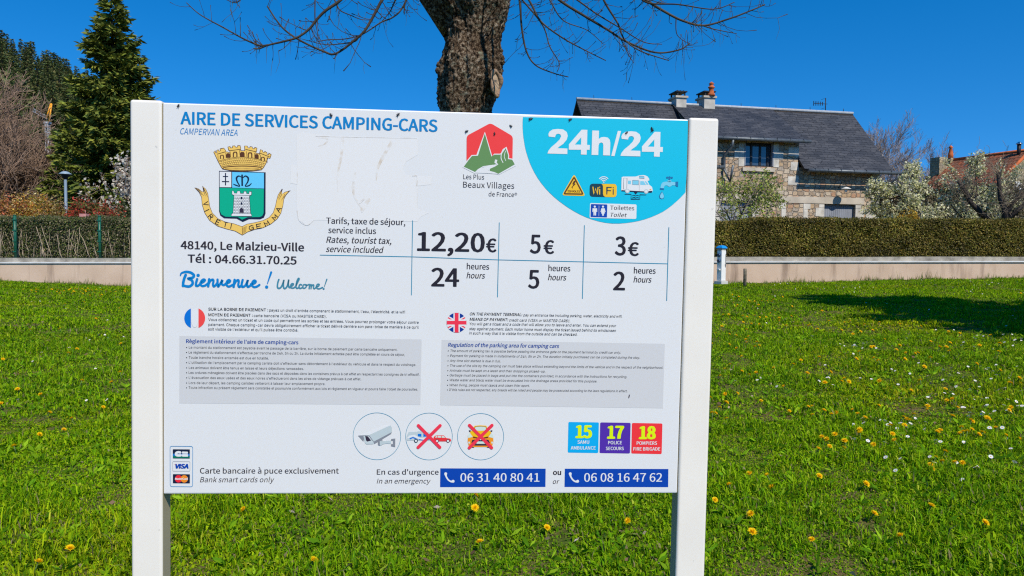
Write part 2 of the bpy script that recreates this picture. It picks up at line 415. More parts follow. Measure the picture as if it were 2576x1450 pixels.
class Art:
    """one printed element = one mesh with one material per colour"""
    def __init__(s, name, lay=1): s.name = name; s.v = []; s.f = []; s.c = []; s.cols = []; s.lay = lay
    def ci(s, col):
        if col not in s.cols: s.cols.append(col)
        return s.cols.index(col)
    def raw(s, pts, tris, col, lay):
        b = len(s.v); y = -LAY * (s.lay + lay) * 1.0
        s.v += [(p[0], y, HB + p[1]) for p in pts]
        k = s.ci(col)
        for t in tris:
            # face the viewer
            a, b2, c = pts[t[0]], pts[t[1]], pts[t[2]]
            ar = (b2[0] - a[0]) * (c[1] - a[1]) - (b2[1] - a[1]) * (c[0] - a[0])
            if abs(ar) < 1e-14: continue
            s.f.append((b + t[0], b + t[1], b + t[2]) if ar > 0 else (b + t[0], b + t[2], b + t[1])); s.c.append(k)
    def poly(s, fr, pts, col, lay=0, hole=None):
        P = [pan(*fr(*p)) for p in pts]; loops = [[Vector((p[0], p[1], 0)) for p in P]]
        if hole: Q = [pan(*fr(*p)) for p in hole]; loops.append([Vector((p[0], p[1], 0)) for p in Q]); P = P + Q
        tr = tessellate_polygon(loops)
        s.raw(P, tr, col, lay)
    def stroke(s, fr, pts, w, col, lay=0, closed=False, round_=True, smooth=False):
        """w in frame units (list allowed)"""
        if smooth:
            pts, w = crom(pts, w)
        P = [Vector(pan(*fr(*p))) for p in pts]
        o = Vector(pan(*fr(*pts[0]))); k = (Vector(pan(*fr(pts[0][0] + 10, pts[0][1]))) - o).length / 10
        n = len(P); Wd = [(x * k * 0.5) for x in (w if hasattr(w, '__len__') else [w] * n)]
        L, R = [], []
        for i in range(n):
            a = P[(i - 1) % n] if (closed or i > 0) else P[i]; b = P[(i + 1) % n] if (closed or i < n - 1) else P[i]
            t = (b - a); t = t / (t.length + 1e-12); nn = Vector((-t.y, t.x))
            sc_ = 1.0
            if closed or 0 < i < n - 1:
                t1 = (P[i] - a).normalized(); sc_ = 1 / max(0.5, abs(nn.dot(Vector((-t1.y, t1.x)))))
            L.append(P[i] + nn * Wd[i] * sc_); R.append(P[i] - nn * Wd[i] * sc_)
        pts2 = L + R; tr = []
        for i in range(n if closed else n - 1):
            j = (i + 1) % n
            tr += [(i, j, n + j), (i, n + j, n + i)]
        s.raw(pts2, tr, col, lay)
        if round_ and not closed:
            for i in (0, n - 1): s.disc(P[i], Wd[i], col, lay + 0.06)
        return s
    def disc(s, p, r, col, lay=0, n=18):
        pts = [Vector(p)] + [Vector((p[0] + r * math.cos(2 * math.pi * i / n), p[1] + r * math.sin(2 * math.pi * i / n))) for i in range(n)]
        s.raw(pts, [(0, 1 + i, 1 + (i + 1) % n) for i in range(n)], col, lay)
    def ell(s, fr, cx, cy, rx, ry, col, lay=0, a0=0, a1=360, n=40, chord=False):
        pts = [(cx + rx * math.cos(math.radians(a0 + (a1 - a0) * i / n)), cy + ry * math.sin(math.radians(a0 + (a1 - a0) * i / n))) for i in range(n + (0 if a1 - a0 == 360 else 1))]
        s.poly(fr, pts, col, lay)
    def ring(s, fr, cx, cy, rx, ry, w, col, lay=0, n=64):
        s.stroke(fr, [(cx + rx * math.cos(2 * math.pi * i / n), cy + ry * math.sin(2 * math.pi * i / n)) for i in range(n)], w, col, lay, closed=True)
    def rpts(s, q, r):
        """rounded corners of a polygon q"""
        out = []; n = len(q)
        for i in range(n):
            a, b, c = Vector(q[i - 1]), Vector(q[i]), Vector(q[(i + 1) % n])
            u, v = (a - b).normalized(), (c - b).normalized()
            p0, p1 = b + u * r, b + v * r
            for k in range(6):
                t = k / 5; out.append(tuple(p0 * (1 - t) ** 2 + b * 2 * t * (1 - t) + p1 * t * t))
        return out
    def rrect(s, fr, q, r, col, lay=0, line=None):
        pts = s.rpts(q, r)
        if line: s.stroke(fr, pts, line, col, lay, closed=True)
        else: s.poly(fr, pts, col, lay)
    def text(s, fr, t, x0, y0, x1, cap, col, weight=0.0, ital=0.0, lay=0, slope=0.016, font=None):
        font = font or ('i' if fr in (s5, s6) and col == 'text' else 'h')
        V, T = glyphs(t, 0.0, font)
        A = Vector(pan(*fr(x0, y0))); B = Vector(pan(*fr(x1, y0 + (x1 - x0) * slope))); Ct = Vector(pan(*fr(x0, y0 - cap)))
        sy = (Ct.y - A.y) / CAPS[font]
        x = V[:, 0].copy(); y = V[:, 1]
        x = x + y * ital
        lo, hi = x.min(), x.max(); sx = (B.x - A.x) / (hi - lo)
        w = abs(weight) if weight > 0 else 0.0
        sx = (B.x - A.x) / (hi - lo + 2 * w)
        Tl = T.tolist()
        # bold: the same letters struck again a hair to each side, as overlaid sheets
        offs = [(0, 0)] if w == 0 else [(-w, 0), (w, 0), (0, w * .7), (0, -w * .7 * 0.3), (-w * .7, w * .6), (w * .7, w * .6)] if w > .008 else [(-w, 0), (w, 0)]
        if w > .04: offs += [(-w * .5, 0), (w * .5, 0), (0, 0), (-w * .9, w * .3), (w * .9, w * .3)]
        for k, (ox, oy) in enumerate(offs):
            pts = list(zip(A.x + (x - lo + w + ox) * sx, A.y + (y + oy) * sy))
            s.raw(pts, Tl, col, lay + 0.12 * k)
    def done(s, label=None):
        me = bpy.data.meshes.new(s.name); me.from_pydata(s.v, [], s.f)
        for c in s.cols: me.materials.append(pm(c))
        me.polygons.foreach_set('material_index', s.c)
        o = bpy.data.objects.new(s.name, me); C.objects.link(o); o.parent = panel
        if label: o['label'] = label
        return o
def crom(pts, w, sub=6):
    n = len(pts); w = list(w) if hasattr(w, '__len__') else [w] * n; o = []; ow = []
    for i in range(n - 1):
        p0, p1, p2, p3 = pts[max(i - 1, 0)], pts[i], pts[i + 1], pts[min(i + 2, n - 1)]
        for k in range(sub):
            t = k / sub
            o.append(tuple(0.5 * ((2 * p1[j]) + (-p0[j] + p2[j]) * t + (2 * p0[j] - 5 * p1[j] + 4 * p2[j] - p3[j]) * t * t + (-p0[j] + 3 * p1[j] - 3 * p2[j] + p3[j]) * t ** 3) for j in range(2)))
            ow.append(w[i] * (1 - t) + w[i + 1] * t)
    o.append(tuple(pts[-1])); ow.append(w[-1])
    return o, ow

IT = 0.21
a = Art('printed_sheet', 1)
e = 0.0028 + 0.0006
q = [(-PW / 2 + e, -PH / 2 + e), (PW / 2 - e, -PH / 2 + e), (PW / 2 - e, PH / 2 - e), (-PW / 2 + e, PH / 2 - e)]
a.raw([Vector(p) for p in q], [(0, 1, 2), (0, 2, 3)], 'face', 0)
a.done()
mface = pm('face'); add_dirt(mface, 90, (0.74, 0.77), (0.42, 0.41, 0.40), 0.35)

a = Art('title_text', 3)
a.text(D, 'AIRE DE SERVICES CAMPING-CARS', 454, 312.6, 1100.7, 30.4, 'title', 0.011, slope=0.0345)
a.done()
a = Art('subtitle_text', 3)
a.text(D, 'CAMPERVAN AREA', 453.8, 338, 598, 15.3, 'title', 0.0, IT, slope=0.02); a.done()
a = Art('address_text', 3)
a.text(D, '48140, Le Malzieu-Ville', 454.5, 626.5, 765.4, 19.6, 'dark', 0.010, slope=0.016)
a.text(D, 'Tél : 04.66.31.70.25', 472.3, 660.6, 746.5, 19.6, 'dark', 0.010, slope=0.012); a.done()

# welcome lettering
a = Art('welcome_text', 3)
W1 = 44
S = lambda pts, w=W1, col='bien': a.stroke(sc, pts, w, col, S.l, smooth=True)
S.l = 0
S([(165, 148), (142, 205), (126, 270), (122, 325)], 46); S.l = .05
S([(78, 158), (98, 118), (170, 97), (245, 108), (298, 150), (278, 190), (205, 206), (262, 232), (279, 285), (240, 328), (190, 334), (122, 318)], [20, 30, 42, 44, 44, 44, 40, 44, 44, 44, 44, 40]); S.l = .1
S([(352, 215), (335, 278), (334, 320), (362, 324), (408, 292)], 40); S.l = .15
a.ell(sc, 368, 153, 28, 26, 'bien', .2)
S([(402, 282), (450, 262), (478, 232), (455, 220), (422, 245), (408, 292), (430, 326), (480, 320), (528, 285)], 38); S.l = .25
S([(548, 218), (532, 332)], 42); S.l = .3
S([(535, 305), (562, 250), (600, 222), (618, 240), (610, 300), (624, 334), (655, 310), (684, 270)], 38); S.l = .35
S([(684, 222), (690, 332), (722, 300), (762, 232), (752, 285), (782, 312), (822, 288)], 38); S.l = .4
S([(824, 282), (866, 270), (890, 244), (866, 230), (838, 255), (832, 308), (868, 336), (935, 306)], 38); S.l = .45
S([(962, 228), (946, 340)], 42); S.l = .5
S([(950, 312), (980, 255), (1016, 230), (1030, 250), (1022, 310), (1038, 342), (1072, 318)], 38); S.l = .55
S([(1094, 228), (1078, 295), (1088, 340), (1130, 325), (1162, 275), (1178, 228), (1164, 292), (1178, 340), (1222, 318)], 38); S.l = .6
S([(1228, 296), (1284, 282), (1308, 254), (1284, 236), (1254, 262), (1246, 312), (1278, 344), (1328, 334), (1366, 308)], 36); S.l = .65
a.stroke(sc, [(1558, 105), (1495, 290)], [36, 14], 'bien', .7); a.ell(sc, 1484, 343, 27, 26, 'bien', .7)
S2 = lambda pts, w=27: a.stroke(sc, pts, w, 'wel', S.l, smooth=True)
S.l = .1
S2([(1682, 222), (1664, 280), (1660, 345), (1684, 366), (1722, 340), (1752, 275), (1764, 228), (1756, 290), (1762, 356), (1788, 366), (1822, 320), (1844, 222), (1836, 290), (1850, 348), (1878, 348)], 27); S.l = .2
S2([(1872, 332), (1908, 318), (1920, 294), (1898, 288), (1878, 312), (1882, 354), (1920, 360), (1955, 335)], 24); S.l = .3
S2([(1955, 335), (1992, 260), (2014, 214), (2000, 204), (1976, 250), (1962, 325), (1972, 364), (2004, 355)], 24); S.l = .4
S2([(2052, 308), (2030, 302), (2012, 330), (2020, 364), (2050, 360), (2076, 340)], 24); S.l = .5
S2([(2110, 302), (2082, 310), (2072, 345), (2092, 365), (2124, 345), (2130, 312), (2106, 302), (2140, 314), (2168, 302)], 22); S.l = .6
S2([(2186, 302), (2177, 368)], 25); S.l = .65
S2([(2180, 340), (2202, 308), (2214, 315), (2207, 368)], 22); S.l = .7
S2([(2210, 342), (2236, 308), (2252, 318), (2246, 355), (2262, 370), (2288, 348)], 22); S.l = .75
S2([(2290, 342), (2328, 326), (2340, 302), (2316, 297), (2296, 322), (2302, 360), (2340, 372), (2394, 350)], 22); S.l = .8
a.stroke(sc, [(2464, 218), (2422, 340)], [22, 10], 'wel', .9); a.ell(sc, 2412, 372, 16, 16, 'wel', .9)
a.done()

# rates
a = Art('rate_table', 3)
T_ = 2.2
a.stroke(D, [(805, 642), (1038, 646.5), (1252, 654), (1679, 664)], 1.7, 'teal', 0, round_=False)
for p, q2 in (((1038, 555), (1035, 743)), ((1256, 560), (1251.5, 748)), ((1470, 567), (1465, 752)), ((1682.5, 572), (1677, 757))):
    a.stroke(D, [p, q2], 1.8, 'teal', 0.2, round_=False)
a.done()
a = Art('rate_caption_text', 3)
a.text(D, 'Tarifs, taxe de séjour,', 820.8, 562.6, 1019.6, 14.8, 'dark', 0.005, slope=0.017)
a.text(D, 'service inclus', 826, 586.4, 946, 14.8, 'dark', 0.005, slope=0.015)
a.text(D, 'Rates, tourist tax,', 820.8, 610.8, 984.6, 15.2, 'dark', 0.005, IT, slope=0.017)
a.text(D, 'service included', 820, 634, 965.3, 14.8, 'dark', 0.005, IT, slope=0.015)
a.done()
for t, x0, y0, x1, hh, e0, ey, e1 in (('12,20', 1049, 631, 1219.5, 46, 1222.5, 634.2, 1249), ('5', 1332.5, 637.2, 1360, 45.5, 1367, 638.4, 1394), ('3', 1546, 642, 1574, 45.5, 1579, 643.5, 1607)):
    a = Art('price_text', 3); a.text(D, t, x0, y0, x1, hh, 'black', 0.010, slope=0.014); a.text(D, '€', e0, ey, e1, 34, 'black', 0.010); a.done()
for t, n0, ny, n1, x0, x1, y0, x2, x3, y2 in (('24', 1084.5, 720.4, 1155, 1174.2, 1230.5, 677.5, 1173.5, 1220.5, 700.3), ('5', 1328, 725.4, 1356.5, 1379.4, 1434.6, 682, 1378.4, 1424.7, 705), ('2', 1542, 730, 1572, 1594.4, 1649, 688, 1593.4, 1639, 710.6)):
    a = Art('duration_text', 3); a.text(D, t, n0, ny, n1, 45, 'black', 0.010)
    a.text(D, 'heures', x0, y0, x1, 14.6, 'dark', 0.005); a.text(D, 'hours', x2, y2, x3, 14.6, 'dark', 0.005, IT); a.done()

# residue of a removed sticker
a = Art('sticker_residue', 2)
a.poly(c3, [(1030, 285), (1060, 262), (1160, 275), (1300, 288), (1700, 298), (1880, 305), (1882, 420), (1800, 470), (1775, 520), (1800, 560), (1882, 570), (1980, 575), (1975, 630), (1882, 640), (1880, 800), (1958, 830), (1900, 860), (1880, 890), (1160, 880), (1100, 918), (1045, 880), (1030, 820), (1030, 628), (985, 620), (988, 490), (1032, 492)], 'resid', 0)
def smear(pts, w, col, lay): a.stroke(c3, pts, w, col, lay, smooth=True)
smear([(1180, 300), (1250, 310), (1225, 345), (1180, 360)], [4, 14, 10, 3], 'stain2', .3)
smear([(1350, 300), (1345, 420), (1320, 560), (1320, 680)], [26, 20, 14, 4], 'stain2', .4)
smear([(1700, 330), (1640, 430), (1600, 520), (1590, 600)], [22, 24, 16, 5], 'stain2', .5)
smear([(1445, 535), (1428, 640), (1440, 720), (1490, 800)], [10, 20, 14, 8], 'stain2', .6)
smear([(1445, 540), (1428, 610), (1430, 650)], [4, 8, 4], 'stain', .7)
smear([(1540, 735), (1500, 790), (1490, 820)], [20, 36, 14], 'stain2', .8)
smear([(1165, 290), (1600, 300), (1875, 303)], [3, 2, 3], 'stain', .9)
smear([(1848, 570), (1878, 572), (1876, 640)], [10, 8, 3], 'stain', 1.0)
smear([(1033, 500), (1034, 628)], 3, 'stain', 1.0)
smear([(1033, 815), (1050, 885), (1105, 915), (1150, 880)], [6, 5, 6, 3], 'stain', 1.0)
smear([(1500, 735), (1475, 760)], [14, 8], 'stain', 1.05)
smear([(1878, 660), (1880, 790)], 2, 'stain2', 1.0)
a.done()

# coat of arms
a = Art('coat_of_arms', 3)
def band(pts_o, w=5): a.stroke(ca, pts_o, w, 'navy', 2.2, closed=True)
# crown of towers
crown = [(432, 300), (370, 168), (392, 152), (400, 182), (418, 176), (412, 148), (436, 134), (448, 160), (466, 150), (462, 124), (515, 112), (545, 150), (545, 172), (560, 165), (600, 178), (606, 150), (586, 140), (575, 95), (608, 88), (614, 110), (640, 106), (642, 82), (672, 78), (690, 100), (712, 98), (716, 76), (752, 76), (760, 110), (760, 150), (820, 150), (815, 80), (855, 82), (866, 108), (890, 110), (895, 90), (925, 94), (935, 118), (955, 122), (962, 102), (995, 112), (990, 150), (975, 185), (1020, 190), (1030, 205), (1045, 132), (1075, 145), (1080, 170), (1098, 176), (1108, 160), (1140, 178), (1142, 205), (1160, 210), (1165, 185), (1200, 205), (1182, 262), (1150, 250), (1128, 325), (1088, 395), (1060, 425), (940, 442), (780, 448), (620, 440), (500, 415), (475, 380)]
a.poly(ca, crown, 'gold', 0); a.stroke(ca, crown, 7, 'brown', .3, closed=True)
def arc(y, dip, x0, x1, w=5, n=14): a.stroke(ca, [(x0 + (x1 - x0) * i / n, y - dip * math.sin(math.pi * i / n)) for i in range(n + 1)], w, 'brown', .6, round_=False)
arc(300, 60, 436, 1128, 6); arc(312, 58, 446, 1122, 4); arc(338, 54, 460, 1110, 4); arc(360, 48, 468, 1098, 4); arc(384, 40, 476, 1092, 6)
for j, (yy, dip, x0, x1) in enumerate(((310, 58, 450, 1118), (335, 54, 462, 1106), (358, 48, 470, 1096))):
    for i in range(1, 22):
        t = (i + 0.5 * (j % 2)) / 22; x = x0 + (x1 - x0) * t; y = yy - dip * math.sin(math.pi * t)
        a.stroke(ca, [(x, y), (x + (780 - x) * 0.03, y + 22)], 4, 'brown', .8, round_=False)
a.ell(ca, 782, 402, 285, 38, 'brown', 1.0); a.ell(ca, 782, 406, 270, 26, 'gold', 1.2)
for x in range(540, 1030, 16): a.stroke(ca, [(x, 396 - 0 * x), (x, 420)], 5, 'brown', 1.4, round_=False)
for x, y, w, h in ((490, 240, 30, 44), (680, 205, 34, 60), (895, 215, 34, 60), (1080, 270, 30, 44), (580, 222, 30, 50), (783, 205, 34, 52), (990, 235, 30, 50)):
    dk = x in (580, 783, 990)
    a.poly(ca, [(x - w, y + h * .6), (x - w, y - h * .3), (x - w * .6, y - h * .7), (x + w * .6, y - h * .7), (x + w, y - h * .3), (x + w, y + h * .6)], 'brown', 1.0)
    if not dk: a.poly(ca, [(x - w * .5, y + h * .6), (x - w * .5, y - h * .2), (x, y - h * .5), (x + w * .5, y - h * .2), (x + w * .5, y + h * .6)], 'gold', 1.2)
for p in (((418, 200), (540, 165)), ((600, 150), (760, 128)), ((830, 130), (985, 165)), ((1040, 185), (1180, 240))): a.stroke(ca, p, 7, 'brown', 1.4, round_=False)
for x, y in ((432, 225), (545, 190), (610, 180), (745, 150), (845, 170), (960, 190), (1045, 220), (1140, 260)): a.stroke(ca, [(x, y - 10), (x + 4, y + 62)], 6, 'brown', 1.5, round_=False)
# shield
sh = [(447, 440), (1120, 462), (1118, 1060), (1095, 1115), (1040, 1140), (880, 1138), (790, 1178), (700, 1130), (520, 1125), (465, 1085), (447, 1020)]
a.poly(ca, sh, 'navy', 0)
sg = [(456, 686), (1094, 702), (1090, 1050), (1070, 1092), (1030, 1108), (860, 1110), (780, 1146), (720, 1108), (540, 1102), (480, 1070), (456, 1010)]
a.poly(ca, sg, 'shield', .4)
a.poly(ca, [(456, 452), (624, 456), (624, 678), (456, 676)], 'white', .4)
a.poly(ca, [(636, 458), (1096, 470), (1096, 696), (636, 684)], 'sky', .4)
a.stroke(ca, [(541, 472), (541, 652)], 16, 'navy', .8, round_=False); a.stroke(ca, [(502, 522), (580, 524)], 14, 'navy', .9, round_=False); a.stroke(ca, [(488, 596), (594, 598)], 16, 'navy', .9, round_=False)
a.stroke(ca, [(780, 495), (782, 660)], 24, 'navy', .8, round_=False)
a.stroke(ca, [(655, 632), (690, 648), (745, 662), (712, 600), (700, 545), (730, 516), (768, 530)], [10, 20, 14, 20, 26, 20, 12], 'navy', .9, smooth=True)
a.stroke(ca, [(792, 540), (830, 516), (868, 545), (862, 600), (826, 660), (880, 654), (914, 622)], [12, 20, 26, 20, 14, 20, 10], 'navy', 1.0, smooth=True)
# tower
a.poly(ca, [(634, 728), (660, 732), (668, 762), (704, 764), (712, 732), (750, 732), (756, 766), (800, 768), (808, 736), (840, 738), (846, 770), (878, 772), (884, 738), (918, 742), (916, 784), (886, 810), (902, 1050), (918, 1076), (918, 1100), (626, 1094), (628, 1068), (648, 1048), (664, 800), (634, 778)], 'white', .8)
tw = [(634, 728), (660, 732), (668, 762), (704, 764), (712, 732), (750, 732), (756, 766), (800, 768), (808, 736), (840, 738), (846, 770), (878, 772), (884, 738), (918, 742), (916, 784), (886, 810), (902, 1050), (918, 1076), (918, 1100), (626, 1094), (628, 1068), (648, 1048), (664, 800), (634, 778)]
a.stroke(ca, tw, 6, 'navy', 1.0, closed=True)
a.stroke(ca, [(640, 790), (912, 796)], 7, 'navy', 1.1, round_=False)
for j in range(11):
    y = 818 + j * 22; x0 = 662 - j * 1.3; x1 = 886 + j * 1.3
    a.stroke(ca, [(x0, y), (x1, y + 3)], 4, 'navy', 1.1, round_=False)
    for i in range(6):
        x = x0 + (x1 - x0) * (i + 0.5 + 0.5 * (j % 2)) / 6.5
        a.stroke(ca, [(x, y), (x, y + 21)], 4, 'navy', 1.2, round_=False)
a.stroke(ca, [(640, 1052), (905, 1058)], 5, 'navy', 1.2, round_=False)
for y in (834, 912): a.poly(ca, [(760, y + 16), (760, y - 12), (772, y - 20), (786, y - 12), (786, y + 16)], 'navy', 1.4)
a.poly(ca, [(742, 1046), (744, 995), (772, 966), (802, 998), (806, 1048)], 'ink', 1.4)
# ribbon
rb = [(96, 682), (150, 700), (200, 742), (228, 742), (210, 660), (255, 705), (285, 770), (298, 860), (312, 955), (350, 1050), (430, 1130), (540, 1180), (660, 1204), (780, 1246), (850, 1210), (960, 1190), (1080, 1160), (1170, 1115), (1230, 1045), (1262, 950), (1280, 860), (1300, 790), (1358, 700), (1352, 780), (1400, 748), (1478, 724), (1420, 775), (1382, 850), (1370, 940), (1340, 1050), (1290, 1130), (1200, 1205), (1080, 1262), (960, 1288), (860, 1322), (783, 1368), (680, 1310), (560, 1280), (430, 1240), (310, 1155), (240, 1045), (205, 930), (195, 820), (160, 750)]
a.poly(ca, rb, 'gold', 0); a.stroke(ca, rb, 6, 'brown', .3, closed=True)
for p, q2, w in (((120, 690), (200, 790), 10), ((222, 690), (285, 820), 14), ((150, 710), (225, 800), 8), ((230, 745), (250, 805), 7), ((1360, 708), (1300, 840), 12), ((1460, 732), (1370, 840), 10), ((1350, 785), (1310, 860), 7), ((1400, 775), (1350, 865), 6)):
    a.stroke(ca, [p, q2], [w, 3], 'ink', .6)
a.stroke(ca, [(782, 1246), (783, 1366)], 5, 'brown', .6)
for i in range(6): a.stroke(ca, [(786, 1270 + i * 15), (845 - i * 2, 1244 + i * 15)], 4, 'brown', .6)
def letter(segs, cx, cy, ang, h=66, w=48):
    ca_, sa_ = math.cos(math.radians(ang)), math.sin(math.radians(ang))
    for i, sg_ in enumerate(segs):
        pts = [(cx + (x - .5) * w * ca_ - (y - .5) * h * sa_, cy + (x - .5) * w * sa_ + (y - .5) * h * ca_) for x, y in sg_]
        a.stroke(ca, pts, 12, 'black', 1.0 + .03 * i)
LV = [[(0, 0), (.5, 1), (1, 0)]]; LI = [[(.5, 0), (.5, 1)]]; LR = [[(0, 1), (0, 0), (.8, .05), (.95, .25), (.8, .5), (0, .52)], [(.4, .52), (1, 1)]]
LE = [[(1, 0), (0, 0), (0, 1), (1, 1)], [(0, .5), (.8, .5)]]; LT = [[(0, 0), (1, 0)], [(.5, 0), (.5, 1)]]
LG = [[(1, .15), (.6, 0), (.1, .2), (0, .6), (.25, 1), (.8, 1), (1, .85), (1, .55), (.6, .55)]]; LM = [[(0, 1), (.05, 0), (.5, .7), (.95, 0), (1, 1)]]; LA = [[(0, 1), (.5, 0), (1, 1)], [(.2, .65), (.8, .65)]]
for L_, x, y, an in ((LV, 256, 916, 76), (LI, 272, 1012, 64), (LR, 330, 1102, 48), (LE, 430, 1182, 28), (LT, 540, 1215, 14), (LI, 622, 1238, 12)): letter(L_, x, y, an)
for L_, x, y, an in ((LG, 912, 1262, -8), (LE, 1022, 1240, -10), (LM, 1136, 1200, -28), (LM, 1254, 1112, -46), (LA, 1306, 1000, -62)): letter(L_, x, y, an, 62, 62)
a.done()

# villages emblem
a = Art('village_emblem', 3)
a.poly(c4, a.rpts([(303, 395), (304, 195), (485, 98), (655, 198), (652, 400)], 22), 'red', 0)
gr = [(282, 430), (318, 380), (345, 348), (390, 346), (442, 178), (492, 352), (515, 338), (560, 338), (572, 330), (585, 300), (600, 290), (612, 318), (620, 345), (618, 372), (650, 376), (670, 412), (545, 484), (515, 470), (480, 462), (480, 440), (540, 410), (500, 415), (430, 425), (390, 448), (368, 470)]
a.stroke(c4, gr, 14, 'white', .2, closed=True)
a.poly(c4, gr, 'green', .5)
a.poly(c4, [(368, 476), (395, 450), (440, 432), (500, 420), (535, 412), (515, 400), (520, 375), (538, 378), (532, 398), (545, 412), (520, 428), (480, 446), (470, 460), (490, 470), (548, 486), (452, 479)], 'face', .7)
a.stroke(c4, [(592, 298), (570, 330), (566, 365), (580, 398)], 6, 'white', .8, smooth=True)
a.stroke(c4, [(600, 310), (590, 350), (602, 385)], 4, 'white', .8, smooth=True)
a.text(c4, 'Les Plus', 278, 523, 437, 36, 'dark', -0.004); a.text(c4, 'Beaux Villages', 277, 587, 666, 44, 'dark', 0.0, slope=0.018)
a.text(c4, 'de France', 471, 654, 664, 34, 'dark', -0.004, slope=0.01)
a.text(c4, 'R', 674, 641, 682, 9, 'dark', 0.0); a.ring(c4, 678, 637, 9, 9, 1.8, 'dark', .1, 24)
a.done()

# 24h/24 patch with its service symbols
a = Art('opening_hours_patch', 3)
blob = [(106, 86), (102, 150), (102, 210), (106, 280), (113, 345), (130, 450), (145, 515), (165, 580), (188, 648), (215, 712), (250, 782), (290, 850), (338, 918), (390, 982), (443, 1038), (500, 1092), (558, 1140), (620, 1186), (690, 1234), (760, 1276), (830, 1313), (900, 1345), (975, 1372), (1050, 1394), (1140, 1413), (1230, 1423), (1315, 1423), (1400, 1416), (1480, 1405), (1560, 1390), (1640, 1368), (1720, 1340), (1790, 1310), (1860, 1276), (1922, 1236), (1980, 1192), (2030, 1148), (2080, 1102), (2146, 1032), (2160, 800), (2170, 460), (2178, 132), (1200, 108)]
a.poly(c8, blob, 'cyan', 0)
a.done()
a = Art('opening_hours_text', 5)
two = [(428, 332), (425, 300), (440, 268), (480, 243), (545, 236), (610, 243), (655, 275), (668, 320), (655, 370), (610, 425), (560, 460), (540, 478), (663, 482), (662, 552), (413, 545), (425, 510), (460, 465), (520, 415), (565, 370), (584, 330), (575, 305), (550, 296), (525, 302), (512, 322), (508, 341)]
four = [(842, 246), (914, 248), (910, 436), (945, 438), (942, 500), (906, 498), (904, 560), (832, 557), (834, 498), (681, 497), (682, 430)]; fh = [(836, 342), (757, 432), (834, 434)]
sh_ = lambda p, dx, dy: [(x + dx, y + dy) for x, y in p]
a.poly(c8, two, 'white'); a.poly(c8, four, 'white', 0, fh); a.poly(c8, sh_(two, 916, 29), 'white'); a.poly(c8, sh_(four, 917, 26), 'white', 0, sh_(fh, 917, 26))
a.poly(c8, [(975, 256), (1060, 258), (1057, 362), (1085, 342), (1125, 336), (1170, 345), (1195, 372), (1202, 410), (1197, 570), (1111, 567), (1114, 440), (1108, 415), (1087, 405), (1063, 418), (1054, 448), (1050, 564), (966, 562)], 'white')
a.poly(c8, [(1296, 261), (1337, 262), (1254, 577), (1213, 575)], 'white')
a.done()
a = Art('warning_icon', 4.5)
tri = [(748, 800), (890, 1078), (592, 1070)]
a.poly(c8, a.rpts(tri, 38), 'amber', 0); a.stroke(c8, a.rpts([(748, 842), (858, 1054), (622, 1050)], 16), 17, 'brown', .4, closed=True)
a.poly(c8, [(745, 886), (772, 888), (752, 925), (770, 925), (728, 965), (732, 985), (716, 975), (716, 962), (724, 958), (740, 930), (722, 932)], 'brown', .6)
a.text(c8, '220 VOLTS', 663, 1030, 820, 24, 'brown', 0.02, lay=.6); a.done()
a = Art('wifi_icon', 4.5)
a.rrect(c8, [(944, 922), (1284, 926), (1281, 1094), (941, 1086)], 44, 'wifi', 0)
a.poly(c8, [(1090, 925), (1252, 928), (1272, 936), (1283, 960), (1281, 1060), (1270, 1084), (1244, 1092), (1140, 1090), (1118, 1076), (1110, 1050), (1110, 960), (1104, 936)], 'amber', .3)
for pts in ([(984, 966), (996, 1050), (1016, 985), (1038, 1054), (1048, 972)], [(1068, 995), (1068, 1054)], [(1068, 966), (1068, 970)]): a.stroke(c8, pts, 13, 'amber', .6)
for pts in ([(1214, 970), (1160, 970), (1158, 1054)], [(1160, 1010), (1206, 1012)], [(1238, 998), (1238, 1056)], [(1238, 972), (1238, 976)]): a.stroke(c8, pts, 13, 'wifi', .6)
a.ell(c8, 1119, 904, 8, 8, 'white', 0)
for r in (24, 46, 68): a.stroke(c8, [(1119 + r * math.cos(t), 904 + r * math.sin(t)) for t in [math.radians(-140 + 10 * i) for i in range(11)]], 10, 'white', .1)
a.done()
a = Art('campervan_icon', 4.5)
a.poly(c8, [(1345, 842), (1365, 834), (1520, 834), (1570, 818), (1630, 815), (1668, 832), (1690, 862), (1690, 884), (1668, 888), (1690, 935), (1726, 965), (1735, 1010), (1722, 1036), (1560, 1028), (1340, 1015), (1342, 900)], 'white', 0)
a.poly(c8, [(1342, 1004), (1640, 1020), (1730, 1012), (1722, 1036), (1560, 1030), (1342, 1018)], 'navy', .3)
a.poly(c8, [(1566, 828), (1626, 830), (1628, 858), (1564, 856)], 'tapl', .3); a.stroke(c8, [(1566, 828), (1626, 830), (1628, 858), (1564, 856)], 4, 'steel_d', .5, closed=True)
a.poly(c8, [(1480, 880), (1558, 882), (1556, 938), (1478, 935)], 'tapl', .3); a.stroke(c8, [(1480, 880), (1558, 882), (1556, 938), (1478, 935)], 4, 'steel_d', .5, closed=True)
a.poly(c8, [(1424, 884), (1462, 886), (1460, 930), (1423, 927)], 'tapl', .3); a.poly(c8, [(1578, 890), (1622, 892), (1650, 940), (1576, 938)], 'tapl', .3); a.poly(c8, [(1632, 892), (1650, 892), (1684, 935), (1660, 938)], 'tapl', .3)
a.stroke(c8, [(1370, 852), (1412, 854), (1408, 996), (1366, 990)], 4, 'steel_d', .5, closed=True)
a.stroke(c8, [(1566, 885), (1564, 1010)], 3, 'steel_d', .5); a.poly(c8, [(1696, 990), (1716, 992), (1714, 1004), (1694, 1002)], 'carora', .5)
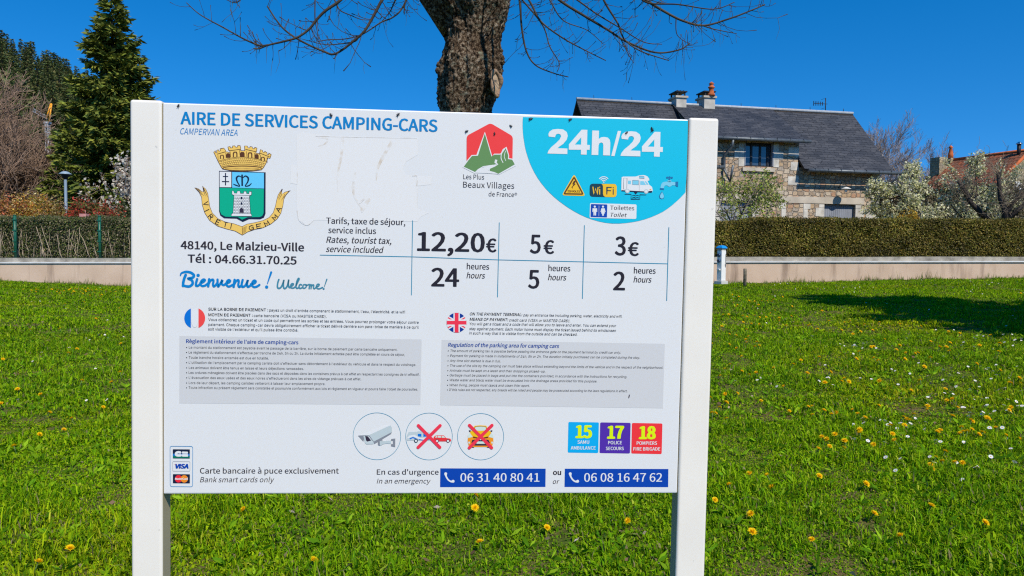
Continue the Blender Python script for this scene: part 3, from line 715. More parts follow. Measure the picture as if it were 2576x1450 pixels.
for x, y in ((1416, 1015), (1652, 1020)): a.ell(c8, x, y, 28, 28, 'steel', .7); a.ell(c8, x, y, 16, 16, 'white', .9)
a.poly(c8, [(1498, 1028), (1546, 1030), (1520, 1058)], 'navy', .7)
a.stroke(c8, [(1382, 1055), (1464, 1057), (1462, 1116), (1572, 1118), (1574, 1062), (1654, 1064)], 7, 'navy', .4, round_=False)
for y in (1074, 1100): a.stroke(c8, [(1480, y), (1500, y - 6), (1520, y + 2), (1540, y - 5), (1558, y + 1)], 7, 'navy', .4, smooth=True)
a.done()
a = Art('tap_icon', 4.5)
a.stroke(c8, [(2024, 925), (1935, 920), (1870, 930), (1850, 985)], [36, 44, 46, 40], 'tapl', 0, smooth=True, round_=False)
a.ell(c8, 1945, 925, 34, 36, 'tapl', .2); a.poly(c8, [(1922, 878), (1966, 880), (1966, 905), (1922, 905)], 'tapl', .2)
a.poly(c8, [(1936, 850), (1952, 850), (1956, 882), (1930, 880)], 'tapb', .3); a.ell(c8, 1916, 846, 13, 13, 'tapb', .3); a.ell(c8, 1974, 848, 13, 13, 'tapb', .35); a.stroke(c8, [(1916, 846), (1974, 848)], 11, 'tapb', .4); a.ell(c8, 1945, 838, 12, 8, 'tapb', .45)
a.poly(c8, [(2018, 902), (2036, 896), (2054, 898), (2052, 964), (2034, 960), (2018, 948)], 'tapb', .3)
a.poly(c8, [(1826, 976), (1876, 980), (1874, 1002), (1824, 998)], 'tapb', .3)
a.poly(c8, [(1850, 1018), (1872, 1058), (1880, 1085), (1872, 1108), (1848, 1118), (1822, 1108), (1814, 1080), (1826, 1052)], 'tapb', .1); a.poly(c8, [(1852, 1028), (1870, 1062), (1876, 1085), (1866, 1106), (1846, 1110), (1826, 1096), (1826, 1070)], 'tapl', .3)
a.done()
a = Art('toilet_icon', 4.5)
a.rrect(c8, [(948, 1166), (1532, 1184), (1528, 1366), (942, 1352)], 18, 'white', 0)
a.rrect(c8, [(958, 1178), (1164, 1184), (1160, 1348), (953, 1342)], 10, 'royal', .3)
a.stroke(c8, [(1060, 1200), (1058, 1330)], 4, 'pale', .5)
for x, fem in ((1007, 0), (1110, 1)):
    a.ell(c8, x, 1211, 13, 13, 'white', .6)
    if not fem:
        a.poly(c8, [(x - 28, 1232), (x + 28, 1232), (x + 30, 1278), (x + 20, 1278), (x + 18, 1250), (x + 16, 1322), (x + 3, 1322), (x, 1280), (x - 3, 1322), (x - 16, 1322), (x - 18, 1250), (x - 20, 1278), (x - 30, 1278)], 'white', .6)
    else:
        a.poly(c8, [(x - 20, 1232), (x + 20, 1232), (x + 32, 1278), (x + 22, 1280), (x + 14, 1255), (x + 24, 1296), (x + 12, 1298), (x + 11, 1325), (x + 2, 1325), (x, 1300), (x - 2, 1325), (x - 11, 1325), (x - 12, 1298), (x - 24, 1296), (x - 14, 1255), (x - 22, 1280), (x - 32, 1278)], 'white', .6)
a.text(c8, 'Toilettes', 1200, 1250, 1502, 52, 'dark', 0.004, lay=.4); a.text(c8, 'Toilet', 1202, 1338, 1410, 50, 'dark', 0.004, IT, lay=.4)
a.done()

# notices
def flag_fr():
    a = Art('french_flag', 3)
    R_ = 93
    pl = lambda s: [(395 + s * (34 + 0), 198 - math.sqrt(R_ ** 2 - 34 ** 2))] + [(395 + s * R_ * math.cos(t), 198 + R_ * math.sin(t)) for t in [math.radians(-68 + 8 * i) for i in range(18)]] + [(395 + s * 34, 198 + math.sqrt(R_ ** 2 - 34 ** 2))]
    a.poly(s5, pl(-1), 'frblue'); a.poly(s5, pl(1), 'frred'); a.ell(s5, 395, 198, 33, 84, 'white', .1); a.done()
flag_fr()
a = Art('british_flag', 3)
cx, cy, R_ = 292, 212, 97
a.ell(s6, cx, cy, R_, R_, 'ukblue', 0)
for s_ in (-1, 1):
    a.stroke(s6, [(cx - 84 , cy - s_ * 48), (cx + 84, cy + s_ * 48)], 38, 'white', .2 + .05 * s_, round_=False)
    a.stroke(s6, [(cx - 84, cy - s_ * 50), (cx + 84, cy + s_ * 50)], 12, 'crim', .45 + .05 * s_, round_=False)
a.poly(s6, [(cx - 30, cy - 92), (cx + 32, cy - 92), (cx + 32, cy + 92), (cx - 30, cy + 92)], 'white', .6); a.poly(s6, [(cx - 92, cy - 32), (cx + 92, cy - 32), (cx + 92, cy + 32), (cx - 92, cy + 32)], 'white', .65)
a.poly(s6, [(cx - 18, cy - 96), (cx + 20, cy - 96), (cx + 20, cy + 96), (cx - 18, cy + 96)], 'crim', .8); a.poly(s6, [(cx - 96, cy - 18), (cx + 97, cy - 18), (cx + 97, cy + 18), (cx - 96, cy + 18)], 'crim', .85)
a.done()
BW = 0.010
a = Art('payment_notice', 3)
a.text(s5, 'SUR LA BORNE DE PAIEMENT :', 517, 129, 1050, 25, 'text', BW, slope=.0155); a.text(s5, "payez un droit d'entrée comprenant le stationnement, l'eau, l'électricité. et le wifi", 1060, 138, 2272, 24, 'text', slope=.014)
a.text(s5, 'MOYEN DE PAIEMENT :', 517, 179, 912, 25, 'text', BW, slope=.0155); a.text(s5, 'carte bancaire (VISA ou MASTER CARD).', 922, 186, 1572, 24, 'text', slope=.014)
a.text(s5, 'Vous obtiendrez un ticket et un code qui permettront les sorties et les entrées. Vous pourrez prolonger votre séjour contre', 517, 222, 2393, 24, 'text', slope=.0145)
a.text(s5, "paiement. Chaque camping-car devra obligatoirement afficher le ticket délivré derrière son pare-brise de manière à ce qu'il", 517, 266, 2393, 24, 'text', slope=.0135)
a.text(s5, "soit visible de l'extérieur et qu'il puisse être contrôlé.", 515, 307, 1318, 24, 'text', slope=.012)
a.done('French payment notice')
a = Art('payment_notice', 3)
a.text(s6, 'ON THE PAYMENT TERMINAL:', 422, 139, 935, 27, 'text', BW, IT, slope=.016); a.text(s6, 'pay an entrance fee including parking, water, electricity and wifi.', 944, 149, 1910, 25, 'text', 0, IT, slope=.016)
a.text(s6, 'MEANS OF PAYMENT:', 420, 191, 797, 27, 'text', BW, IT, slope=.016); a.text(s6, 'credit card (VISA or MASTER CARD).', 806, 199, 1402, 26, 'text', 0, IT, slope=.015)
a.text(s6, 'You will get a ticket and a code that will allow you to leave and enter. You can extend your', 420, 235, 1853, 26, 'text', 0, IT, slope=.015)
a.text(s6, 'stay against payment. Each motor home must display the ticket issued behind its windscreen', 417, 283, 1850, 26, 'text', 0, IT, slope=.014)
a.text(s6, 'in such a way that it is visible from the outside and can be checked.', 415, 326, 1472, 26, 'text', 0, IT, slope=.013)
a.done('English payment notice in italics')
a = Art('rules_box', 2)
a.poly(s5, [(258, 357), (2420, 387), (2408, 972), (257, 957)], 'grey', 0)
a.text(s5, "Règlement intérieur de l'aire de camping-cars", 318, 419, 1320, 32, 'headblue', BW, lay=1, slope=.012)
for t, y, x1 in (("• Le montant du stationnement est payable avant le passage de la barrière, sur la borne de paiement par carte bancaire uniquement.", 469, 2203), ("• Le règlement du stationnement s'effectue par tranche de 24h, 5h ou 2h. La durée initialement achetée peut être complétée en cours de séjour,", 513, 2270),
  ("• Toute tranche horaire entamée est due en totalité.", 559, 1056), ("• L'utilisation de l'emplacement par le camping cariste doit s'effectuer sans débordement à l'extérieur du véhicule et dans le respect du voisinage.", 604, 2370),
  ("• Les animaux doivent être tenus en laisse et leurs déjections ramassées.", 650, 1368), ("• Les ordures ménagères doivent être placées dans des sacs et déposées dans les containers prévus à cet effet en respectant les consignes de tri effectif.", 694, 2400),
  ("• L'évacuation des eaux usées et des eaux noires s'effectueront dans les aires de vidange prévues à cet effet.", 739, 1880), ("• Lors de leur départ, les camping caristes veilleront à laisser leur emplacement propre.", 785, 1560),
  ("• Toute infraction au présent règlement sera constatée et poursuivie conformément aux lois et règlement en vigueur et pourra faire l'objet de poursuites.", 828, 2387)):
    a.text(s5, t, 318, y, x1, 22, 'text', 0, lay=1, slope=.010)
a.done('grey box of French parking rules')
a = Art('rules_box', 2)
a.poly(s6, [(148, 380), (2328, 418), (2308, 1048), (133, 1018)], 'grey', 0)
a.text(s6, 'Regulation of the parking area for camping cars', 207, 446, 1295, 36, 'headblue', BW, IT, lay=1, slope=.014)
for i, (t, y, x1) in enumerate((("• The amount of parking tax is payable before passing the entrance gate on the payment terminal by credit car only.", 497, 1897), ("• Payment for parking is made in installments of 24h, 5h or 2h. The duration initially purchased can be completed during the stay.", 545, 2083),
  ("• Any time slot started is due in full.", 594, 722), ("• The use of the site by the camping car must take place without extending beyond the limits of the vehicle and in the respect of the neighborhood.", 642, 2308),
  ("• Animals must be kept on a leash and their droppings picked-up.", 690, 1160), ("• Garbage must be placed in bags and put into the containers provided, in accordance with the instructions for recycling.", 736, 1957),
  ("• Waste water and black water must be evacuated into the drainage areas provided for this purpose.", 783, 1665), ("• When living, people must ckeck and clean thier sport.", 832, 1005),
  ("• If this rules are not respected, any breads will be noted and people may be prosecuted according to the laws regulations in effect.", 878, 1960))):
    a.text(s6, t, 206 - i, y, x1, 23, 'text', 0, IT, lay=1, slope=.012)
a.poly(s6, [(1978, 912), (1986, 918), (1982, 940), (1974, 956), (1971, 940)], 'ink', 1)
a.done('grey box of English parking rules in italics')

# picture symbols in rings
a = Art('camera_icon', 3)
a.ring(ic, 424, 410, 394, 388, 7, 'teal', 0)
a.poly(ic, [(112, 402), (190, 385), (215, 440), (200, 500)], 'steel_d', 0)
a.poly(ic, [(200, 402), (265, 395), (330, 470), (375, 500), (368, 540), (250, 546), (226, 520)], 'steel', .2)
a.poly(ic, [(228, 402), (275, 412), (328, 482), (262, 500), (245, 480)], 'ink', .4); a.stroke(ic, [(240, 505), (350, 505)], 8, 'white', .5)
a.poly(ic, [(118, 402), (545, 236), (650, 230), (672, 270), (672, 340), (368, 500), (300, 405), (262, 395)], 'steel', .6)
a.poly(ic, [(118, 402), (545, 236), (650, 230), (600, 250), (290, 392)], 'white', .8); a.stroke(ic, [(118, 402), (265, 394), (300, 405), (368, 498)], 8, 'steel_d', .9)
a.poly(ic, [(368, 500), (672, 340), (656, 372), (380, 538)], 'steel_d', .8)
a.poly(ic, [(440, 500), (515, 455), (515, 480), (500, 560), (470, 566), (442, 555)], 'steel_d', 1.0); a.poly(ic, [(470, 495), (505, 480), (505, 560), (475, 566)], 'steel', 1.1)
a.poly(ic, [(500, 495), (580, 485), (660, 480), (660, 535), (580, 528), (505, 545)], 'steel', 1.0); a.poly(ic, [(660, 455), (728, 446), (726, 588), (658, 572), (660, 540), (690, 535), (690, 482), (660, 485)], 'steel_d', 1.0)
a.done()
def cross(a, cx, cy, r, w=52):
    a.stroke(ic, [(cx - r, cy - r), (cx + r * .97, cy + r)], w, 'crim', 2.6); a.stroke(ic, [(cx + r, cy - r), (cx - r * 1.02, cy + r)], w, 'crim', 2.7)
a = Art('no_caravan_icon', 3)
a.ring(ic, 1286, 413, 386, 388, 7, 'teal', 0)
a.poly(ic, [(918, 470), (920, 400), (945, 345), (975, 336), (1085, 336), (1100, 328), (1180, 328), (1190, 338), (1270, 340), (1300, 350), (1310, 400), (1312, 478), (925, 480)], 'steel', 0)
a.poly(ic, [(918, 440), (960, 400), (1040, 385), (1090, 410), (1140, 440), (1230, 430), (1300, 425), (1300, 455), (1180, 475), (1080, 440), (1020, 415), (940, 445)], 'white', .2)
a.poly(ic, [(960, 445), (1020, 420), (1070, 440), (1110, 470), (1070, 465), (1020, 440), (975, 462)], 'frblue', .4); a.poly(ic, [(1120, 455), (1200, 470), (1290, 455), (1290, 470), (1190, 478), (1110, 472)], 'frblue', .4)
a.poly(ic, [(1100, 370), (1160, 370), (1160, 420), (1100, 412)], 'frblue', .4); a.poly(ic, [(1192, 370), (1250, 370), (1250, 415), (1192, 420)], 'frblue', .4)
a.ell(ic, 1070, 485, 32, 32, 'wifi', .6); a.ell(ic, 1070, 485, 18, 18, 'white', .8)
a.poly(ic, [(1360, 470), (1362, 430), (1385, 400), (1420, 395), (1530, 395), (1570, 440), (1640, 450), (1652, 480), (1645, 496), (1370, 495)], 'carred', .2)
for q2 in ([(1388, 432), (1400, 405), (1420, 404), (1418, 432)], [(1430, 404), (1486, 404), (1486, 434), (1428, 432)], [(1496, 404), (1530, 406), (1554, 436), (1496, 434)]): a.poly(ic, q2, 'mist', .4)
for x in (1420, 1600): a.ell(ic, x, 488, 28, 28, 'ink', .6); a.ell(ic, x, 488, 18, 18, 'white', .8)
cross(a, 1290, 412, 180); a.done()
a = Art('no_car_icon', 3)
a.ring(ic, 2140, 417, 382, 384, 7, 'teal', 0)
a.poly(ic, [(1985, 590), (2035, 590), (2030, 600), (1995, 600)], 'ink', 0); a.poly(ic, [(2240, 590), (2290, 590), (2280, 600), (2245, 600)], 'ink', 0)
a.poly(ic, [(2040, 236), (2135, 228), (2235, 236), (2262, 300), (2310, 340), (2345, 400), (2352, 500), (2330, 575), (2270, 588), (2000, 588), (1945, 575), (1925, 500), (1932, 400), (1962, 345), (2010, 305)], 'carora', .1)
a.poly(ic, [(2040, 236), (2135, 228), (2235, 236), (2262, 300), (2315, 345), (2270, 400), (2200, 425), (2080, 425), (2000, 400), (1960, 345), (2010, 305)], 'caryel', .3)
a.poly(ic, [(2048, 250), (2135, 244), (2226, 250), (2250, 318), (2140, 312), (2026, 318)], 'brown', .5); a.poly(ic, [(2054, 256), (2135, 250), (2220, 256), (2240, 312), (2140, 320), (2036, 312)], 'mist', .6)
for s_ in (-1, 1):
    a.poly(ic, [(2140 + s_ * 195, 310), (2140 + s_ * 165, 312), (2140 + s_ * 160, 328), (2140 + s_ * 190, 340)], 'ink', .4)
    a.poly(ic, [(2140 + s_ * 180, 350), (2140 + s_ * 212, 400), (2140 + s_ * 205, 440), (2140 + s_ * 130, 420)], 'mist', .5)
    a.ell(ic, 2140 + s_ * 190, 515, 14, 18, 'mist', .7)
    a.poly(ic, [(2140 + s_ * 130, 415), (2140 + s_ * 20, 435), (2140 + s_ * 30, 450), (2140 + s_ * 120, 440)], 'brown', .6)
a.poly(ic, [(2000, 470), (2080, 460), (2200, 460), (2270, 470), (2295, 520), (2240, 565), (2040, 565), (1985, 520)], 'ink', .5)
a.poly(ic, [(2070, 495), (2215, 495), (2212, 535), (2072, 535)], 'mist', .7); a.ell(ic, 2140, 462, 14, 12, 'mist', .8)
cross(a, 2142, 414, 186); a.done()

# cards
a = Art('bank_card_logos', 3)
a.rrect(cd, [(30, 30), (363, 33), (361, 625), (32, 622)], 30, 'frame', 0, line=8)
a.rrect(cd, [(70, 75), (320, 77), (320, 211), (71, 209)], 8, 'navy', 0); a.poly(cd, [(71, 140), (320, 141), (320, 175), (71, 174)], 'cbblue', .2); a.poly(cd, [(71, 174), (320, 175), (320, 200), (71, 200)], 'cbgreen', .2)
a.stroke(cd, [(178, 122), (150, 118), (122, 130), (120, 155), (145, 166), (185, 164)], 36, 'white', .5, smooth=True)
a.poly(cd, a.rpts([(205, 108), (292, 110), (294, 140), (205, 138)], 12), 'white', .5); a.poly(cd, a.rpts([(205, 146), (294, 147), (296, 184), (205, 183)], 14), 'white', .5)
a.rrect(cd, [(68, 255), (322, 257), (322, 396), (69, 395)], 14, 'steel_d', 0, line=4)
a.text(cd, 'VISA', 106, 356, 302, 62, 'royal', 0.03, .2, lay=.2); a.poly(cd, [(92, 292), (122, 294), (134, 318)], 'carora', .5)
a.rrect(cd, [(72, 440), (321, 442), (320, 575), (72, 573)], 8, 'navy', 0); a.ell(cd, 154, 508, 52, 54, 'mcred', .3); a.ell(cd, 238, 509, 54, 54, 'mcor', .5)
a.text(cd, 'MasterCard', 102, 522, 292, 28, 'white', 0.02, .15, lay=.8); a.done()
a = Art('card_text', 3)
a.text(cd, 'Carte bancaire à puce exclusivement', 468, 430, 2503, 80, 'dark', 0.004, slope=.003); a.text(cd, 'Bank smart cards only', 468, 558, 1556, 74, 'dark', 0, IT, slope=.003); a.done()
a = Art('emergency_text', 3)
a.text(b7, "En cas d'urgence", 1548, 500, 1971, 35, 'dark', 0.004, slope=.003); a.text(b7, 'In an emergency', 1548, 561, 1916, 33, 'dark', 0, IT, slope=.003)
a.done()
a = Art('alternative_text', 3)
a.text(b8, 'ou', 1127, 655, 1200, 46, 'dark', 0.01); a.text(b8, 'or', 1126, 735, 1184, 42, 'dark', 0, IT); a.done()
for q2, t, x0, x1, hx in (([(122, 597), (1062, 600), (1060, 763), (120, 765)], '06 31 40 80 41', 300, 1006, 200), ([(1233, 600), (2157, 603), (2155, 765), (1230, 763)], '06 08 16 47 62', 1404, 2100, 1311)):
    a = Art('phone_number_strip', 2)
    a.poly(b8, q2, 'royal', 0); a.text(b8, t, x0, 716, x1, 76, 'white', 0.004, lay=1, slope=.002)
    a.stroke(b8, [(hx - 30, 645), (hx - 26, 668), (hx - 8, 698), (hx + 16, 714), (hx + 36, 712)], [26, 14, 13, 14, 26], 'white', 1, smooth=True); a.done()
for q2, col, n_, nx0, nx1, l1, a0, a1, l2, e0, e1, yy in (([(1265, 183), (1537, 187), (1531, 461), (1259, 457)], 'tile_b', '15', 1326, 1476, 'SAMU', 1345, 1450, 'AMBULANCE', 1285, 1507, 0),
   ([(1549, 187), (1820, 191), (1814, 465), (1543, 461)], 'tile_p', '17', 1608, 1760, 'POLICE', 1618, 1742, 'SECOURS', 1598, 1758, 5), ([(1832, 192), (2104, 197), (2097, 470), (1826, 465)], 'tile_r', '18', 1892, 2044, 'POMPIERS', 1873, 2055, 'FIRE BRIGADE', 1843, 2083, 9)):
    a = Art('emergency_number_tile', 2)
    a.rrect(b8, q2, 12, col, 0); a.text(b8, n_, nx0, 326 + yy, nx1, 108, 'lime', 0.024, lay=1, slope=.004)
    a.text(b8, l1, a0, 377 + yy, a1, 29, 'white', 0.010, lay=1, slope=.004); a.text(b8, l2, e0, 429 + yy, e1, 29, 'white', 0.010, lay=1, slope=.004); a.done()

# flies sitting on the board
fly0 = None
m_fly = mat('fly_black', (0.02, 0.02, 0.022), 0.35, 0.5)
FL = [(449.5, 266.7, 20, 'top left corner of the board above the title', 1), (518, 268, 90, '', .6), (833, 290, -30, 'board above the word CAMPING', 1.1), (1001.8, 289, 40, 'board above the word CARS', 1.1), (1174, 331, 60, 'board just left of the red village emblem', 1), (1285, 317.5, -50, 'board just right of the red village emblem', .9),
      (1243.7, 337, 0, 'red roof of the village emblem', .9), (1335, 300, 70, 'cyan patch at its upper left corner', 1.2), (1434.6, 301.6, 60, 'cyan patch top edge above the 24h', 1.1), (1639.7, 325.8, -15, 'cyan patch above the last digit 4', 1.3), (1576, 334.7, 45, 'last digit 2 of the opening hours', 1.0)]
bug = MB()
bug.lathe([(0.0002, -0.0042), (0.0013, -0.003), (0.0017, -0.001), (0.0012, 0.0006), (0.0014, 0.0018), (0.0010, 0.0030), (0.0011, 0.0036), (0.0002, 0.0046)], seg=8)
for s_ in (-1, 1):
    bug.face([(s_ * .0004, -.0012, .0015), (s_ * .0026, -.0016, -.0036), (s_ * .0012, -.0014, -.0046)])
    for z in (-.0005, .001, .0022): bug.tube([(0, 0, z), (s_ * .0024, -.0006, z + .0006 * s_ * 0), (s_ * .0034, .0012, z - .001)], .00016, 3)
for i, (px, py, an, where, k) in enumerate(FL):
    if not where: continue
    x, z = pan(px, py); p = PC + SX * x + SZ * z - SY * 0.0018
    o = bug.build('fly', m_fly) if fly0 is None else fly0.copy()
    if fly0 is None: fly0 = o
    else: C.objects.link(o)
    o.matrix_world = Matrix.Translation(p) @ Ms.to_3x3().normalized().to_4x4() @ Matrix.Rotation(math.radians(an), 4, 'Y') @ Matrix.Scale(k, 4)
    tag(o, 'tiny black fly on the ' + where, 'insect', 'flies sitting on the board')
# ------------------------------------------------------------------ low wall, hedges, fence
def wall():
    root = empty('garden_wall', (0, WALLY, 0))
    tag(root, 'long low pink rendered garden wall with a rough concrete cap', 'wall')
    m_r = bpy.data.materials.new('pink_render'); m_r.use_nodes = True
    n, l = nodes_of(m_r); b = n['Principled BSDF']; b.inputs['Roughness'].default_value = 0.9; b.inputs['Specular IOR Level'].default_value = 0.15
    tc = n.new('ShaderNodeTexCoord')
    base = n.new('ShaderNodeTexNoise'); base.inputs['Scale'].default_value = 1.3; base.inputs['Detail'].default_value = 8
    mp = n.new('ShaderNodeMapping'); mp.inputs['Scale'].default_value = (1.6, 1.0, 0.16)
    l.new(tc.outputs['Object'], mp.inputs['Vector']); l.new(tc.outputs['Object'], base.inputs['Vector'])
    st = n.new('ShaderNodeTexNoise'); st.inputs['Scale'].default_value = 1.6; st.inputs['Detail'].default_value = 5; st.inputs['Roughness'].default_value = 0.6
    l.new(mp.outputs['Vector'], st.inputs['Vector'])
    r1 = n.new('ShaderNodeValToRGB'); r1.color_ramp.elements[0].position = .3; r1.color_ramp.elements[1].position = .75
    r1.color_ramp.elements[0].color = (.56, .40, .285, 1); r1.color_ramp.elements[1].color = (.68, .505, .375, 1)
    r2 = n.new('ShaderNodeValToRGB'); r2.color_ramp.elements[0].position = .53; r2.color_ramp.elements[1].position = .70
    r2.color_ramp.elements[0].color = (1, 1, 1, 1); r2.color_ramp.elements[1].color = (.56, .54, .54, 1)
    mx = n.new('ShaderNodeMix'); mx.data_type = 'RGBA'; mx.blend_type = 'MULTIPLY'; mx.inputs['Factor'].default_value = 1
    l.new(base.outputs['Fac'], r1.inputs['Fac']); l.new(st.outputs['Fac'], r2.inputs['Fac'])
    l.new(r1.outputs['Color'], mx.inputs['A']); l.new(r2.outputs['Color'], mx.inputs['B']); l.new(mx.outputs['Result'], b.inputs['Base Color'])
    bn = n.new('ShaderNodeTexNoise'); bn.inputs['Scale'].default_value = 60; l.new(tc.outputs['Object'], bn.inputs['Vector'])
    bp = n.new('ShaderNodeBump'); bp.inputs['Strength'].default_value = .5; bp.inputs['Distance'].default_value = .01; l.new(bn.outputs['Fac'], bp.inputs['Height']); l.new(bp.outputs['Normal'], b.inputs['Normal'])
    m_cap = mat('rough_concrete', (.36, .325, .27), .95, .1, var=.4, vscale=3.0, bump=.6, bscale=30)
    m_led = mat('zinc_drip_edge', (.72, .71, .69), .45, .4, var=.1, vscale=4)
    body, cap, led = MB(), MB(), MB()
    xs = list(np.linspace(-30, 30, 61))
    def prism(mb, x0, x1, y0, y1, za, zb):
        p = []
        for x in (x0, x1):
            a, b2 = za(x), zb(x)
            p += [(x, y0, a), (x, y1, a), (x, y1, b2), (x, y0, b2)]
        for q in ((0, 4, 7, 3), (3, 7, 6, 2), (2, 6, 5, 1), (1, 5, 4, 0)): mb.face([p[i] for i in q])
        if x0 == xs[0]: mb.face([p[i] for i in (0, 3, 2, 1)])
        if x1 == xs[-1]: mb.face([p[i] for i in (4, 5, 6, 7)])
    wt = walltop
    for x0, x1 in zip(xs[:-1], xs[1:]):
        prism(body, x0, x1, 0, .16, lambda x: ground(x, WALLY) - .3, lambda x: wt(x) - .003)
        prism(led, x0, x1, -.045, .16, lambda x: wt(x), lambda x: wt(x) + .038)
        prism(cap, x0, x1, .012, .17, lambda x: wt(x) + .041, lambda x: wt(x) + .041 + .135 + .006 * math.sin(x * 7.3) + .004 * math.sin(x * 19))
    body.build('rendered_face', m_r, root); led.build('drip_edge', m_led, root); cap.build('concrete_cap', m_cap, root)
wall()

def hedge(name, x0, x1, y0, y1, zb, ztop, n, cols, label, cat, size, seed, core, wob=.05, stems=0, vertical=0.0, keep=None):
    rng = rs(seed)
    root = empty(name, ((x0 + x1) / 2, (y0 + y1) / 2, zb((x0 + x1) / 2)))
    cx, cy, cz = root.location
    # inner twiggy mass
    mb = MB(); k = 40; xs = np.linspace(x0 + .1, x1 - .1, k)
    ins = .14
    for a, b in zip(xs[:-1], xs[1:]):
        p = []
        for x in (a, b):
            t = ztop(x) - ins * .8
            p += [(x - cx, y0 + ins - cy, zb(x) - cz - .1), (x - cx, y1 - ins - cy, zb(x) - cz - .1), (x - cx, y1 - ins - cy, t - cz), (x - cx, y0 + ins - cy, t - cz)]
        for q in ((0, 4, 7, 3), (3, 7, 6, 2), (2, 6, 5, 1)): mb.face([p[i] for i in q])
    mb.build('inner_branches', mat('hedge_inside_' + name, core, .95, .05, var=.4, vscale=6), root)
    m = int(n)
    face = rng.choice(3, m, p=[.68, .26, .06])
    X = rng.uniform(x0, x1, m); U = rng.uniform(0, 1, m)
    ZT = np.array([ztop(x) for x in X]); ZB = np.array([zb(x) for x in X])
    wv = wob * (np.sin(X * 3.1) + np.sin(X * 7.7 + 2) * .6)
    inn = np.abs(rng.normal(0, .07, m))
    Y = np.where(face == 0, y0 + inn + wv * .5 * np.sin(U * 9), np.where(face == 1, y0 + U * (y1 - y0), y1 - inn))
    Z = np.where(face == 1, ZT - inn + wv * .4, ZB + U * (ZT - ZB))
    if keep is not None:
        kk = keep(X, U, rng); kk |= face == 1
        X, Y, Z, face = X[kk], Y[kk], Z[kk], face[kk]; m = len(X)
    P = np.stack([X - cx, Y - cy, Z - cz], 1)
    Dn = np.where((face == 1)[:, None], np.array([0, -.3, 1.0]), np.array([0, -1.0, .35]))
    Dr = unit(Dn * .25 + rng.normal(size=(m, 3)) * np.array([.8, .45, .8 + vertical]))
    V, F = cards(P, Dr, rng.uniform(.6, 1.5, m) * size, rng.uniform(.35, .7, m) * size, rng, unit(Dn + np.array([0, 0, .35])), .75)
    tt = tints(rng, m, cols, .35)
    pt = np.clip(.80 + .28 * nz(X, Z * 1.6, 1.1, seed) + .25 * nz(X, Z * 1.3, 3.1, seed + 3), .42, 1.35); tt = tt * np.repeat(pt, 4)[:, None]
    npmesh('foliage', V, [F], leafmat('hedge_leaf', .55, .25), root, tt)
    if stems:
        st = MB()
        for i in range(stems):
            x = rng.uniform(x0, x1); y = y0 + rng.uniform(-.03, .12); h = ztop(x) - zb(x)
            pts = [(x - cx, y - cy, zb(x) - cz)]; q = np.array(pts[0]); a = rng.uniform(-.35, .35)
            for s in range(4):
                q = q + np.array([a * h * .2 + rng.normal(0, .03), rng.normal(0, .02), h * rng.uniform(.12, .22)]); pts.append(tuple(q))
            st.tube(pts, [rng.uniform(.010, .022) * (1 - .18 * s) for s in range(5)], 4)
        st.build('stem', mat('pale_hedge_stem', (.46, .36, .25), .9, .1, var=.3, vscale=9), root)
    tag(root, label, cat)
    return root
zb_ = lambda x: walltop(x) + .12
_h1, _h2, _h3 = at(1830, 560, 24.5).z, at(1900, 548, 24.5).z, at(2576, 553, 24.5).z
def zt_r(x):
    t = sstep(6.6, 8.2, x)
    return _h1 * (1 - t) + (_h2 + (_h3 - _h2) * (x - 8.0) / 8.8) * t + .012 * math.sin(x * 5)
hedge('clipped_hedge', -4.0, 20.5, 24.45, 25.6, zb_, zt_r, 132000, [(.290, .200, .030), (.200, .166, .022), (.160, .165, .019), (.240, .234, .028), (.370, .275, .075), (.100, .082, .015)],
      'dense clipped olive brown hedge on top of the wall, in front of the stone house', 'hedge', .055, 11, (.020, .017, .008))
_hl = at(160, 546, 24.6).z
def keepl(X, U, rng):
    dens = .35 + .35 * np.sin(X * 2.3) * np.sin(X * 5.1 + 1) + .25 * (U > .8)
    return rng.uniform(0, 1, len(X)) < np.clip(dens + .35, .25, 1)
hedge('thin_hedge', -20.5, -4.1, 24.5, 25.4, zb_, lambda x: _hl + .02 * math.sin(x * 4), 57000, [(.240, .215, .090), (.150, .180, .035), (.36, .29, .18), (.115, .160, .026), (.22, .185, .095), (.095, .125, .022)],
      'sparse see-through hedge with bare pale stems behind the green fence posts', 'hedge', .06, 12, (.022, .022, .012), stems=150, vertical=.5, keep=keepl)

